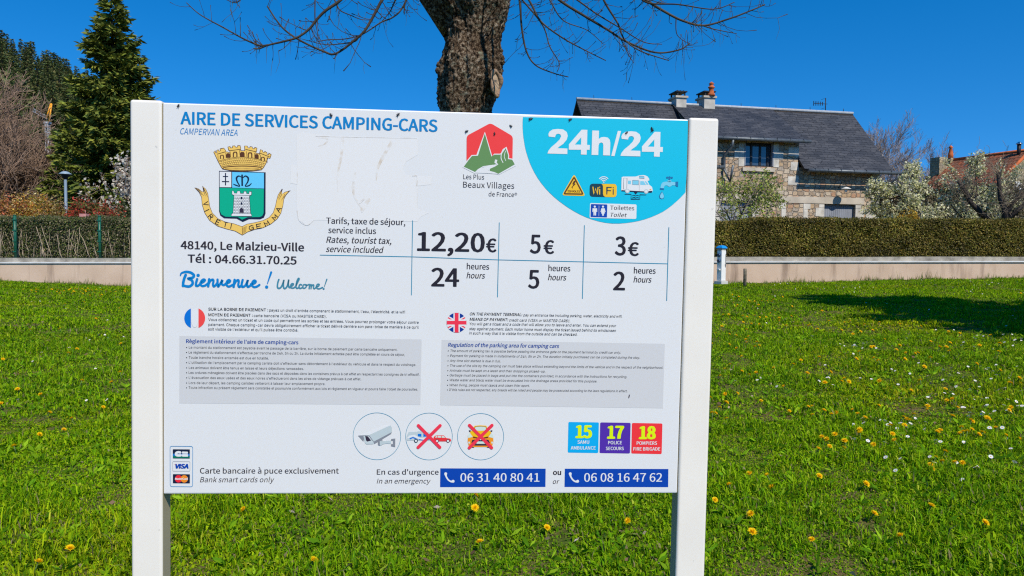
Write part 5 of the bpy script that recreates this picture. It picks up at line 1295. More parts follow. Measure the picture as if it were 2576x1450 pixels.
    win = wn_.build('window', m_dark, root)
    g = MB(); g.box(wx0 + F_, wx1 - F_, .165, .175, wz0 + F_, wz1 - F_); g.build('pane', m_glass, win)
    cu = MB()
    for t0, t1 in ((.33, .45), (.47, .57), (.64, .8)): cu.box(wx0 + ww * t0, wx0 + ww * t1, .23, .24, wz0 + .1, wz1 - .1)
    cu.build('curtain', mat('pale_curtain', (.45, .5, .58), .9, .1), win)
    sl_ = MB(); a0, b1 = fac(1866, 421.5); a1, b0 = fac(1947, 433.5); sl_.box(a0, a1, -.10, .1, b0, b1 - .004); sl_.build('sill', m_lint, win)
    for x, s in ((wx0, -1), (wx1, 1)):
        sh = MB(); sh.box(min(x, x - s * .05) - .001, max(x, x - s * .05), -.03, .13, wz0 + .03, wz1 - .04); sh.build('shutter', m_shut, win)
    # lower shutters, garage door, store door
    for a_, b_ in ((sx0, (sx0 + sx1) / 2 - .006), ((sx0 + sx1) / 2 + .006, sx1)):
        s = MB(); nb = 4; w_ = (b_ - a_) / nb
        for i in range(nb): s.box(a_ + i * w_ + .004, a_ + (i + 1) * w_ - .004, .03, .06, .3, sz1 - .004)
        for z in (.55, sz1 - .3): s.box(a_ + .01, b_ - .01, .015, .0295, z, z + .07)
        s.build('shutter', m_shut, root)
    for a_, b_, z1, nm in ((gx0, gx1, gz1, 'garage_door'), (bx0, bx1, bz1, 'store_door')):
        s = MB(); nb = 16; w_ = (b_ - a_) / nb
        for i in range(nb): s.box(a_ + i * w_ + .004, a_ + (i + 1) * w_ - .004, .16, .20, -.2, z1 - .01)
        s.build(nm, m_shut, root)
    # roofs
    r = MB()
    slab(r, [(xdw1 - .02, -OV, ze), (xe, -OV, ze), (xe, Dp, zr), (xdw1 - .02, Dp, zr)])
    slab(r, [(xl, -OV, ze), (xd0 + .1, -OV, ze), (xd0 + .1, Dp, zr), (xl, Dp, zr)])
    slab(r, [(xe, 2 * Dp + OV, ze), (xl, 2 * Dp + OV, ze), (xl, Dp, zr), (xe, Dp, zr)])
    roof = r.build('roof', [m_slate, m_under], root)
    r = MB(); slab(r, [(xd0, -.45, zd), (xd1, -.45, zd), (xd1, Dp, zr + .05), (xd0, Dp, zr + .05)], .10)
    droof = r.build('dormer_roof', [m_slate, m_under], root)
    rd = MB(); rd.tube([(xl, Dp, zr + .05), (xe, Dp, zr + .05)], .07, 8); rd.build('ridge_capping', mat('ridge_zinc', (.40, .42, .44), .5, .35, var=.15), roof)
    for xx in np.linspace(xl + .8, xe - .5, 8):
        h_ = MB(); h_.tube([(xx, Dp, zr + .1), (xx - .02, Dp - .02, zr + .24)], .012, 4); h_.build('ridge_hook', m_blk, roof)
    # gutters
    def gutter(x0, x1, y, z, rr=.075):
        g = MB(); g.tube([(x0, y, z), (x1, y, z)], rr, 10)
        k = 0
        for x in np.arange(x0 + .3, x1, .62): g.box(x - .012, x + .012, y - rr - .012, y + .02, z - .02, z + rr + .012)
        return g.build('gutter', m_zinc, root)
    gutter(xdw1 + .1, xe + .35, -OV - .08, ze - .06); gutter(xd0 + .05, xd1 + .1, -.54, zd - .06); gutter(xl, xdw0 - .05, -OV - .08, ze - .06)
    pp = MB(); x0 = xdw0 + .35; pp.tube([(x0, -.54, zd - .12), (x0, -.50, zd - .35), (x0 - .15, -.12, zd - .7), (x0 - .15, -.12, zd - 1.3), (x0, -.35, zd - 1.85), (x0 + .05, -.5, ze + .05)], .055, 8); pp.build('downpipe', m_zinc, root)
    pp = MB(); pp.tube([(xe + .12, -OV - .08, ze - .1), (xe + .12, -OV, ze - .3), (.12, -.2, ze - .62), (.07, .05, ze - .8), (.07, .06, .2)], .05, 8); pp.build('downpipe', m_zinc, root)
    # wall lamp
    lx, lz = fac(2128.5, 476, -.45)
    lm = MB(); lm.tube([(lx - .05, 0, lz + .08), (lx - .05, -.2, lz + .32), (lx, -.42, lz + .26), (lx, -.45, lz + .06)], .013, 6); 
    lamp = lm.build('wall_lamp', m_blk, root)
    s = MB(); s.lathe([(.03, lz + .09), (.08, lz + .07), (.2, lz + .015), (.21, lz), (.195, lz), (.05, lz + .05)], lx, -.45, 18); s.build('lamp_shade', m_white, lamp)
    s = MB(); s.lathe([(.02, lz + .04), (.045, lz - .03), (.06, lz - .09), (.03, lz - .14), (.005, lz - .15)], lx, -.45, 12); s.build('bulb', mat('opal_glass', (.8, .8, .78), .2, .6), lamp)
    jx, jz = fac(2199, 486); jx1, jz0 = fac(2207, 503)
    s = MB(); s.box(jx, jx1, -.12, -.021, jz0, jz); s.build('junction_box', m_blk, root, bevel=.01)
    # chimneys
    for (pa, pb, py, pots) in ((1693, 1727, 246, 0), (1763, 1799, 246, 1)):
        xa, zt = fac(pa + 9, py, Dp - .3); xb, _ = fac(pb, py, Dp - .3)
        c = MB(); c.box(xa, xb, Dp - .3, Dp + .45, zr - .6, zt); ch = c.build('chimney', m_chim, roof)
        c = MB(); c.box(xa - .06, xb + .06, Dp - .36, Dp + .51, zt + .003, zt + .09); c.build('chimney_cap', m_lint, roof)
        ct = MB()
        for x in (xa + .04, xb - .1):
            for y in (Dp - .28, Dp + .38): ct.box(x, x + .06, y, y + .06, zt + .093, zt + .26)
        ct.box(xa - .03, xb + .03, Dp - .33, Dp + .48, zt + .263, zt + .31)
        if not pots:
            for t in (.2, .5, .8): ct.box(xa + (xb - xa) * t - .02, xa + (xb - xa) * t + .02, Dp - .2, Dp + .35, zt + .313, zt + .36)
        ct.build('chimney_cover', m_blk, roof)
        if pots:
            xc = xb - .18; p = MB(); p.lathe([(.17, zt + .093), (.16, zt + .18), (.11, zt + .24), (.10, zt + .42), (.15, zt + .45), (.15, zt + .49), (.09, zt + .52), (.09, zt + .60), (.13, zt + .63), (.03, zt + .72)], xc, Dp - .42 + .14, 14); p.build('chimney_pot', m_clay, roof)
    # aerial
    ax, az1 = fac(2077, 247, Dp); _, azb = fac(2077, 262, Dp); ax0, _ = fac(2047, 262, Dp)
    t = MB(); t.tube([(ax, Dp, zr - .1), (ax, Dp, az1)], .022, 6); t.tube([(ax0, Dp, azb), (ax + .1, Dp, azb)], .014, 5)
    for i, x in enumerate(np.linspace(ax0, ax - .16, 5)): t.box(x - .011, x + .011, Dp - .015, Dp + .015, azb - .11 + .006 * i, azb + .11 - .006 * i)
    for dz in (-.22, .22): t.tube([(ax - .14, Dp - .12, azb + dz), (ax - .14, Dp + .12, azb + dz)], .008, 4)
    t.build('aerial', m_blk, root)
stone_house()

def tiled_house():
    pk = at(2592, 378, 50.0); fr2 = at(2394, 403, 55.5)
    root = empty('tiled_house', (pk.x, pk.y, walltop(20)))
    d = Vector((fr2.x - pk.x, fr2.y - pk.y, 0)); L = d.length; ang = math.atan2(d.y, d.x) - math.pi / 2
    root.rotation_euler = (0, 0, ang)
    tag(root, 'house with an orange clay tile roof beyond the blossoming trees', 'house')
    zr = pk.z - root.location.z; hs, dr = 2.9, 2.35
    m_t = tile_mat('clay_tiles', (.36, .105, .045), (.20, .12, .075), 1, .30, .36, .03, .85, (.17, .12, .075))
    m_w = stone_mat('yellow_rubble', [(.34, .27, .15), (.42, .33, .19), (.30, .25, .17), (.46, .37, .24)], (.36, .30, .2))
    mb = MB(); ze = zr - dr
    hw = hs - .35
    for y, s in ((.35, 1), (L, -1)):
        p = [(-hw, y, -1), (hw * 2.2, y, -1), (hw * 2.2, y, ze - .6), (hw, y, ze + .15), (0, y, zr - .18), (-hw, y, ze + .15)]; mb.face(p if s > 0 else p[::-1])
    mb.face([(-hw, L, -1), (-hw, .35, -1), (-hw, .35, ze + .15), (-hw, L, ze + .15)]); mb.build('wall', m_w, root)
    r = MB(); slab(r, [(-hs, L + .2, ze), (-hs, 0, ze), (0, 0, zr), (0, L + .2, zr)], .12); slab(r, [(hs * 2.2, 0, ze - 2.35 * 1.2), (hs * 2.2, L + .2, ze - 2.35 * 1.2), (0, L + .2, zr), (0, 0, zr)], .12)
    rf = r.build('roof', [m_t, m_clay], root)
    v = MB(); v.tube([(0, -.05, zr + .04), (-hs, -.05, ze + .04)], .11, 8); v.tube([(0, -.05, zr + .04), (0, L + .2, zr + .04)], .10, 8); v.build('verge_tiles', m_clay, rf)
    c = MB(); c.box(-1.45, -.65, L - .2, L + .6, ze + .3, zr + .15); c.build('chimney', m_w, rf)
    c = MB(); c.box(-.35, .3, L - .2, L + .4, zr - .3, zr + .15); c.build('chimney', m_w, rf)
    c = MB(); c.lathe([(.2, zr + .155), (.17, zr + .5), (.1, zr + .9), (.16, zr + .95), (.05, zr + 1.1)], 0, L + .1, 12); c.build('chimney_pot', m_clay, rf)
    p = MB(); p.tube([(-.25, .6, zr - .4), (-.25, .6, zr + .45)], .12, 10); p.build('stove_pipe', m_blk, rf)
    p = MB(); p.lathe([(.2, zr + .46), (.2, zr + .5), (.05, zr + .62)], -.25, .6, 12); p.build('pipe_cowl', mat('bright_steel', (.7, .7, .7), .15, .6, 1.0), rf)
    w = MB(); w.box(-.9, -.3, .30, .345, ze - .6, ze + .25); w.build('window', m_white, root)
tiled_house()

# ------------------------------------------------------------------ trees
def grow(rng, p, d, L, r, lev, P, out, tips):
    """recursive bare branch: polylines with radii"""
    n = P['seg'][min(lev, len(P['seg']) - 1)]
    pts = [p.copy()]; rad = [r]; q = p.copy(); dd = d.normalized()
    for i in range(n):
        dd = (dd + Vector(rng.normal(0, P['wob'], 3)) + Vector((0, 0, P['up'][min(lev, len(P['up']) - 1)]))).normalized()
        q = q + dd * (L / n); pts.append(q.copy()); rad.append(max(P['rmin'], r * (1 - (i + 1) / n * P['tap'])))
    out.append((pts, rad, lev))
    if lev >= P['levels']:
        tips.append((pts, dd)); return
    k = P['kids'][min(lev, len(P['kids']) - 1)]
    for j in range(k):
        t = P['first'] + (1 - P['first']) * (j + rng.uniform(.1, .9)) / k
        f = t * n; i = min(n - 1, int(f)); b = pts[i].lerp(pts[i + 1], f - i)
        ax = (pts[i + 1] - pts[i]).normalized(); pr = Vector(rng.normal(size=3)); pr = (pr - ax * pr.dot(ax)).normalized()
        a = P['ang'][min(lev, len(P['ang']) - 1)] * rng.uniform(.7, 1.3)
        nd = ax * math.cos(a) + pr * math.sin(a)
        grow(rng, b, nd, L * P['len'][min(lev, len(P['len']) - 1)] * rng.uniform(.7, 1.2) * (1.15 - .5 * t), max(P['rmin'], rad[i] * P['rk']), lev + 1, P, out, tips)
def wood(name, out, m, parent, levs, sides=(8, 6, 4, 3, 3, 3)):
    mb = MB()
    for pts, rad, lev in out:
        if lev in levs: mb.tube(pts, rad, sides[min(lev, 5)], cap=lev < 2)
    return mb.build(name, m, parent)
BASEP = dict(seg=[6, 5, 4, 3, 3], wob=.14, up=[.02, .05, .06, .05], rmin=.006, tap=.75, levels=3, kids=[9, 7, 6], first=.25, ang=[.8, .8, .7], len=[.55, .5, .45], rk=.55)
def P_(**k): p = dict(BASEP); p.update(k); return p
def bare_tree(name, base, H, seed, P, mcol, label, cat, lean=(0, 0), r0=.12, stems=1, group=None, twigname='twigs'):
    rng = rs(seed); root = empty(name, base); out, tips = [], []
    for s in range(stems):
        d = Vector((lean[0] + (rng.normal(0, .22) if stems > 1 else 0), lean[1] + (rng.normal(0, .22) if stems > 1 else 0), 1))
        grow(rng, Vector((rng.normal(0, .12) * (stems > 1), rng.normal(0, .12) * (stems > 1), -.2)), d, H, r0, 0, P, out, tips)
    wood('trunk', out, mcol[0], root, (0,)); wood('branches', out, mcol[0], root, (1,)); wood(twigname, out, mcol[1], root, (2, 3, 4, 5))
    tag(root, label, cat, group)
    return root, out, tips
m_bark_d = mat('dark_bark', (.055, .045, .038), .95, .1, var=.45, vscale=5)
m_twig_b = mat('brown_twigs', (.30, .20, .14), .9, .1, var=.3, vscale=.7)
m_birch = mat('birch_bark', (.36, .33, .31), .8, .15, var=.4, vscale=4)
m_birch_t = mat('birch_twigs', (.31, .25, .215), .9, .1, var=.3, vscale=.8)
def conifer(name, base, H, R, seed, cols, label, whorls=30, dens=1.0, spray=.36, group=None, zc=.05, top_pow=.82, make=True):
    rng = rs(seed); root = empty(name, base)
    mb = MB(); mb.tube([(0, 0, -.3), (0, 0, H * .5), (0, 0, H * .97)], [H * .018, H * .010, .012], 8); mb.build('trunk', m_bark_d, root)
    Ps, Ds, Ls, Ts = [], [], [], []
    bm_ = MB()
    for i in range(whorls):
        t = (i + .3) / whorls; z = H * (zc + (1 - zc) * t) * .985
        rad = R * (1 - t) ** top_pow * rng.uniform(.86, 1.1) + .12
        nb = int(rng.randint(7, 10) * (1 if t < .85 else .7))
        for b in range(nb):
            az = rng.uniform(0, 6.283); L = rad * rng.uniform(.62, 1.14)
            rise = .30 * t - .12
            n = max(3, int(L / .16 * dens))
            u = np.linspace(.10, 1, n)
            r = L * u; zz = z + L * (rise * u - .30 * (1 - t) * u ** 1.4 + .20 * u ** 3)
            bx, by = np.cos(az), np.sin(az)
            if L > 1.0: bm_.tube([(0, 0, z), (bx * L * .5, by * L * .5, float(np.interp(.5, u, zz))), (bx * L * .92, by * L * .92, float(np.interp(.92, u, zz)))], [.03, .018, .006], 3, cap=False)
            for kk in range(int(5 * dens + .5)):
                s = rng.uniform(-1, 1, n) * (.20 + .22 * L * (1 - u) * .55)
                P = np.stack([bx * r - by * s, by * r + bx * s, zz - np.abs(s) * .35 + rng.normal(0, .03, n)], 1)
                dv = np.stack([bx * .8 - by * np.sign(s) * .7, by * .8 + bx * np.sign(s) * .7, np.full(n, -.32 + .3 * t)], 1) + rng.normal(0, .35, (n, 3))
                Ps.append(P); Ds.append(dv); Ls.append(spray * rng.uniform(.55, 1.2, n))
                Ts.append(rng.uniform(.75, 1.25) * np.ones(n))
    P, Dd, L, tt = np.concatenate(Ps), np.concatenate(Ds), np.concatenate(Ls), np.concatenate(Ts)
    V, F = cards(P, Dd, L, L * .36, rng, (.15, -.35, 1.0), .7)
    n = len(P); c = np.array(cols)[rng.randint(0, len(cols), n)] * tt[:, None] * rng.uniform(.75, 1.25, (n, 1))
    npmesh('needles', V, [F], leafmat('needle', .6, .12, .15), root, np.repeat(c, 4, 0))
    if bm_.v: bm_.build('boughs', m_bark_d, root)
    tag(root, label, 'tree', group)
    return root
gz = lambda x: walltop(max(-30, min(30, x))) - .05
FIRC = [(.185, .215, .028), (.125, .160, .025), (.225, .230, .036), (.075, .108, .022), (.150, .172, .032)]
b = at(292, 600, 38.0)
_top = at(290, -22, 38.0).z
conifer('spruce_tree', (b.x, 38.0, gz(b.x)), _top - gz(b.x), 3.6, 3, FIRC, 'tall pointed dark green spruce rising behind the left post of the sign', whorls=54, dens=1.6, spray=.40, zc=.03)
b = at(182, 600, 44.0)
conifer('spruce_tree', (b.x, 44.0, gz(b.x)), at(186, 300, 44).z - gz(b.x), 2.5, 4, FIRC, 'lower dark spruce just left of the tall pointed spruce', whorls=30, dens=1.3, spray=.42, zc=.03)
# the conifer beyond the right edge of the view whose shade lies across the lawn
conifer('fir_tree', (13.0, 8.4, ground(13.0, 8.4)), 12.8, 4.7, 6, FIRC, 'tall fir standing just outside the right edge, shading the lawn', whorls=32, dens=1.0, spray=.55, zc=.06)

def forest_hill():
    # skyline of the wooded hill, seen far behind
    prof = [(-420, 40), (-200, 95), (0, 186), (60, 206), (120, 230), (200, 268), (300, 350), (390, 460), (480, 560), (560, 615)]
    Yh = 175.0
    pts = [at(px, py, Yh) for px, py in prof]
    X = np.array([p.x for p in pts]); Z = np.array([p.z for p in pts])
    xs = np.linspace(X[0], X[-1], 40); ys = np.linspace(95, 330, 24)
    def hz(x, y):
        top = np.interp(x, X, Z)
        t = np.clip((y - 95) / (Yh - 95), 0, 1); t = t * t * (3 - 2 * t)
        return 1.0 + (top - 1.0) * t
    XX, YY = np.meshgrid(xs, ys); ZZ = hz(XX, YY)
    n, m = XX.shape; I = np.arange(n * m).reshape(n, m)
    F = np.stack([I[:-1, :-1], I[:-1, 1:], I[1:, 1:], I[1:, :-1]], -1).reshape(-1, 4)
    o = npmesh('hill', np.stack([XX, YY, ZZ], -1).reshape(-1, 3), [F], mat('forest_floor', (.030, .036, .014), .95, .05, var=.4, vscale=.2), smooth=True)
    struct(o, label='wooded hillside behind the bare trees on the left')
    rng = rs(30); nf = 52000
    fx = rng.uniform(X[0], X[-1], nf); fy = rng.uniform(100, 300, nf); fh = np.minimum(rng.gamma(2, .5, nf), 1.6)
    P = np.stack([fx, fy, hz(fx, fy) + fh], 1); Dd = rng.normal(size=(nf, 3)) * np.array([1, 1, .5]) + np.array([0, -.4, -.3]); L = rng.uniform(.6, 1.5, nf)
    Vf, Ff = cards(P, Dd, L, L * .5, rng, (.1, -.5, .9), .6)
    o = npmesh('distant_forest', Vf, [Ff], leafmat('needle', .6, .12, .15), None, tints(rng, nf, [(.085, .120, .038), (.062, .098, .036), (.120, .135, .042), (.15, .125, .05)], .3))
    struct(o, 'stuff', 'low forest growth covering the far hill between the taller pines')
    rng = rs(31)
    src = []
    for k in range(4):
        FC = [(.095, .130, .040), (.068, .105, .038), (.130, .150, .044), (.165, .145, .050)]
        src.append(conifer('pine_tree', (0, 0, 0), 11.5, 1.9, 40 + k, FC, '', whorls=17, dens=.62, spray=.72, zc=.10, top_pow=.95))
    cnt = 0; first = set()
    for i in range(5000):
        x = rng.uniform(-150, -62); y = rng.uniform(108, 215)
        z = float(hz(np.array(x), np.array(y)))
        px = 1288 + 1860 * x / y
        if px > 470 or px < -260: continue
        if cnt >= 290: break
        k = rng.randint(4)
        if k not in first: o = src[k]; first.add(k)
        else: o = copy_tree(src[k])
        o.location = (x, y, z - .3); s = rng.uniform(.55, .95); o.scale = (s * rng.uniform(.75, 1.05), s * rng.uniform(.75, 1.05), s); o.rotation_euler = (0, 0, rng.uniform(0, 6.28))
        tag(o, 'dark green pine among the dense trees of the far wooded hill', 'tree', 'pines on the far hill')
        cnt += 1
forest_hill()

# bare brown trees at the far left
PB = P_(levels=3, kids=[18, 12, 10], len=[.55, .5, .5], ang=[.95, .8, .7], up=[.02, .06, .10, .10], rmin=.013, wob=.13, first=.06, rk=.5)
for (px, ptop, Y, sd, lab, st) in ((18, 185, 44.0, 61, 'big bare brown tree filling the left edge in front of the hill', 4), (-95, 150, 42.0, 62, 'bare brown tree cut off by the left edge of the view', 2), (84, 330, 46.0, 63, 'lower bare brown tree behind the blue lamp post', 4)):
    b = at(px, 600, Y); bare_tree('bare_tree', (b.x, Y, gz(b.x)), (at(px, ptop, Y).z - gz(b.x)) * .80, sd, PB, (m_twig_b, m_twig_b), lab, 'tree', stems=st, r0=.14)
# birches behind the stone house
PBI = P_(levels=3, kids=[20, 10, 9], len=[.46, .5, .5], ang=[.72, .6, .55], up=[.01, .07, .10, .10], rmin=.0095, wob=.09, first=.2, rk=.4)
for px, ptop, Y, sd, lab in ((2208, 272, 62.0, 71, 'bare birch with a pale trunk, nearest to the slate roof'), (2262, 288, 64.0, 72, 'tall bare birch in the middle of the row behind the house'), (2322, 325, 66.0, 73, 'lowest bare birch, nearest to the orange tiled roof'), (2236, 300, 70.0, 74, 'bare birch standing behind and between the two tallest birches'), (2292, 312, 72.0, 75, 'bare birch set back between the middle and the lowest birch')):
    b = at(px, 600, Y); bare_tree('birch_tree', (b.x, Y, gz(b.x)), (at(px, ptop, Y).z - gz(b.x)) * .74, sd, PBI, (m_birch, m_birch_t), lab, 'tree', r0=.13, lean=(.03, 0), group='birches behind the house')

def leafed(root, tips, n, size, cols, seed, name, spread=.12, matn='leaf', trans=.35, aspect=.6):
    rng = rs(seed); P = []
    k = max(1, n // max(1, len(tips)))
    for pts, dd in tips:
        for j in range(k):
            f = rng.uniform(0, len(pts) - 1.001); i = int(f); p = pts[i].lerp(pts[i + 1], f - i); P.append(p)
    P = np.array([tuple(p) for p in P]) + rng.normal(0, spread, (len(P), 3))
    n = len(P); Dr = rng.normal(size=(n, 3)) + np.array([0, -.2, .2]); L = size * rng.uniform(.6, 1.4, n)
    V, F = cards(P, Dr, L, L * aspect, rng, (.2, -.6, .6), .9)
    return npmesh(name, V, [F], leafmat(matn, .5, trans), root, tints(rng, n, cols, .2))
WHITE = [(.72, .68, .38), (.76, .71, .48), (.62, .60, .28), (.46, .48, .18), (.76, .72, .50)]
# young-leaved fruit tree in front of the house
Y = 27.0; b = at(1912, 600, Y)
PF = P_(levels=3, kids=[8, 6, 5], len=[.85, .5, .42], ang=[1.15, .85, .7], up=[.0, .02, .05, .05], rmin=.008, wob=.24, first=.45, rk=.6)
r_, o_, t_ = bare_tree('fruit_tree', (b.x, Y, gz(b.x)), (at(1900, 462, Y).z - gz(b.x)), 81, PF, (mat('grey_bark', (.20, .17, .135), .9, .1, var=.4, vscale=5), mat('grey_twig', (.22, .175, .125), .9, .1)), 'small spreading fruit tree with sparse fresh green leaves against the stone house', 'tree', lean=(-.12, 0), r0=.075, stems=3)
leafed(r_, t_, 5600, .095, [(.30, .36, .04), (.40, .42, .09), (.18, .27, .035), (.50, .48, .20)], 82, 'leaves', .12)
# white blossom trees right of the house
PW = P_(levels=3, kids=[8, 7, 6], len=[.60, .48, .46], ang=[.9, .8, .7], up=[.0, .05, .09, .08], rmin=.009, wob=.2, first=.3, rk=.55)
for px, ptop, Y, sd, lab, ln in ((2338, 418, 30.5, 84, 'white blossoming tree beside the corner of the stone house', (-.06, 0)), (2425, 412, 31.5, 85, 'white blossoming tree in front of the orange tiled roof', (.05, 0))):
    b = at(px, 600, Y); r_, o_, t_ = bare_tree('blossom_tree', (b.x, Y, gz(b.x)), (at(px, ptop, Y).z - gz(b.x)) * .86, sd, PW, (m_bark_d, m_bark_d), lab, 'tree', lean=ln, r0=.10, stems=2)
    leafed(r_, t_, 8500, .085, WHITE, sd, 'blossom', .07, 'blossom', .38, .75)
# dark pruned tree at the right edge
Y = 27.5; b = at(2528, 600, Y); root = empty('pruned_tree', (b.x, Y, gz(b.x))); tag(root, 'dark pruned fruit tree with cut black limbs and thin twigs at the right edge', 'tree')
def pl(pts, Y): return [at(x, y, Y) - root.location for x, y in pts]
rng = rs(88); tw = MB()
limb_pts = [([(2528, 560), (2528, 530), (2516, 500), (2514, 470), (2512, 432)], [.13, .10, .085, .075, .07]), ([(2528, 545), (2545, 515), (2562, 498), (2574, 485)], [.10, .075, .055, .045]), ([(2535, 552), (2570, 520), (2600, 490), (2625, 462)], [.09, .08, .065, .05])]
for pts, rad in limb_pts:
    mb = MB(); q = pl(pts, Y); mb.tube(q, rad, 8); mb.build('limb', m_bark_d, root)
    for j in range(26):
        i = rng.randint(1, len(q)); p = q[i - 1].lerp(q[i], rng.uniform()); out, tips = [], []
        grow(rng, p, Vector((rng.normal(0, .7), rng.normal(0, .5), rng.uniform(.1, 1.1))), rng.uniform(.5, 1.5), .014, 0, P_(levels=1, kids=[5], rmin=.0055, wob=.2, up=[.05, .03], len=[.4]), out, tips)
        for pt, rd, lv in out: tw.tube(pt, rd, 3, cap=False)
tw.build('twigs', mat('grey_twig', (.22, .175, .125), .9, .1), root)
Y = 28.2; b = at(2478, 600, Y); root = empty('leaning_tree', (b.x, Y, gz(b.x))); tag(root, 'dark leaning trunk slanting up to the left out of the white blossom', 'tree')
mb = MB(); mb.tube(pl([(2485, 556), (2462, 530), (2440, 508), (2425, 480), (2410, 455)], Y), [.12, .10, .085, .07, .05], 8); mb.build('trunk', m_bark_d, root)
tw = MB()
for j in range(40):
    p = pl([(2440 + rng.uniform(-30, 25), 505 + rng.uniform(-45, 25))], Y)[0]; out, tips = [], []
    grow(rng, p, Vector((rng.normal(0, .7), rng.normal(0, .5), rng.uniform(.1, 1.1))), rng.uniform(.4, 1.1), .012, 0, P_(levels=1, kids=[4], rmin=.0055, wob=.2, up=[.05, .03], len=[.4]), out, tips)
    for pt, rd, lv in out: tw.tube(pt, rd, 3, cap=False)
tw.build('twigs', mat('grey_twig', (.22, .175, .125), .9, .1), root)
# white blossoming shrub left, half hidden by the post
Y = 34.0; b = at(352, 600, Y)
r_, o_, t_ = bare_tree('magnolia_tree', (b.x, Y, gz(b.x)), (at(350, 392, Y).z - gz(b.x)) * .85, 91, PW, (m_bark_d, m_twig_b), 'white flowering magnolia half hidden behind the left post of the sign', 'tree', r0=.08, stems=3)
leafed(r_, t_, 3000, .15, [(.70, .63, .52), (.76, .70, .58), (.54, .47, .38), (.60, .53, .43)], 92, 'blossom', .12, 'blossom', .2, .7)

def shrub(name, px, Y, ptop, wpx, seed, cols, label, n=5000, size=.075, twig=(.10, .07, .05), group=None):
    rng = rs(seed); b = at(px, 600, Y); z0 = gz(b.x); H = at(px, ptop, Y).z - z0; R = wpx / FPX * Y
    root = empty(name, (b.x, Y, z0)); tag(root, label, 'shrub', group)
    mb = MB()
    for i in range(26):
        a = rng.uniform(0, 6.28); rr = R * rng.uniform(.2, .9); mb.tube([(rng.normal(0, .1), rng.normal(0, .1), -.1), (math.cos(a) * rr * .5, math.sin(a) * rr * .4, H * .5), (math.cos(a) * rr, math.sin(a) * rr * .6, H * rng.uniform(.6, .95))], [.022, .014, .006], 4, cap=False)
    mb.build('stems', mat('shrub_wood_%d' % seed, twig, .9, .1, var=.3), root)
    ph = rng.uniform(0, 6.283, n); ct = rng.uniform(-.2, 1, n); rad = rng.uniform(.55, 1, n) ** .5 * (1 + .16 * np.sin(ph * 3 + seed) + .10 * np.sin(ph * 7 + ct * 5))
    st = np.sqrt(1 - ct ** 2)
    P = np.stack([np.cos(ph) * st * R * rad, np.sin(ph) * st * R * .7 * rad, H * .42 + ct * H * .58 * rad], 1)
    Nn = unit(P - np.array([0, 0, H * .3])); Dr = Nn * .3 + rng.normal(0, .7, (n, 3)); L = size * rng.uniform(.6, 1.5, n)
    V, F = cards(P, Dr, L, L * .6, rng, Nn, .8); npmesh('foliage', V, [F], leafmat('leaf', .5, .3), root, tints(rng, n, cols, .3))
    return root
OR = [(.52, .27, .035), (.58, .38, .05), (.42, .33, .045), (.62, .24, .07), (.32, .26, .04), (.72, .58, .25)]
RD = [(.60, .07, .045), (.45, .07, .04), (.18, .14, .04), (.14, .16, .04)]
shrub('orange_shrub', 20, 29, 495, 66, 1, [(.55, .15, .07), (.44, .20, .05), (.58, .34, .17), (.30, .20, .04)], 'reddish orange shrub at the left edge above the thin hedge', 6000)
shrub('orange_shrub', 88, 29.3, 494, 70, 2, OR, 'yellow and orange shrub left of the blue lamp post', 6500)
shrub('orange_shrub', 140, 29.2, 505, 42, 3, [(.28, .21, .045), (.40, .18, .06), (.22, .18, .04), (.5, .4, .2)], 'brownish green shrub right at the foot of the lamp post', 4500)
shrub('red_shrub', 192, 28.6, 506, 26, 4, RD, 'small bright red shrub just right of the lamp post', 2600)
shrub('red_shrub', 225, 30.0, 500, 36, 5, [(.52, .07, .045), (.15, .16, .04), (.11, .12, .03), (.19, .14, .05)], 'red-tipped green shrub behind the small pink box', 3600)
shrub('red_shrub', 270, 28.8, 515, 48, 6, [(.55, .08, .05), (.30, .11, .04), (.14, .15, .04)], 'low red shrub in front of the magnolia', 3800)
shrub('green_shrub', 318, 30.2, 512, 44, 7, [(.07, .10, .025), (.05, .075, .02), (.10, .11, .04)], 'dark green shrub under the magnolia', 3800)
BR = [(.17, .14, .08), (.12, .11, .05), (.22, .17, .10), (.09, .095, .04)]
for i, (px, ptop, w, Y, lab) in enumerate(((2245, 470, 60, 35, 'brown leafless thicket right beside the house corner'), (2330, 462, 70, 36, 'brown thicket behind the two white blossom trees'), (2440, 455, 75, 37, 'brown thicket below the orange tiled roof'), (2550, 462, 70, 36, 'brown thicket behind the dark pruned tree'))):
    shrub('thicket_shrub', px, Y, ptop, w, 20 + i, BR, lab, 7500, .11)
shrub('forsythia_shrub', 2285, 28.0, 532, 34, 30, [(.62, .36, .03), (.5, .32, .04), (.3, .26, .05)], 'yellow orange forsythia peeping over the hedge', 2600)
shrub('red_shrub', 2238, 31.0, 490, 26, 31, [(.24, .07, .04), (.15, .08, .04), (.10, .09, .04)], 'dull red shrub between the house corner and the blossom', 2400)

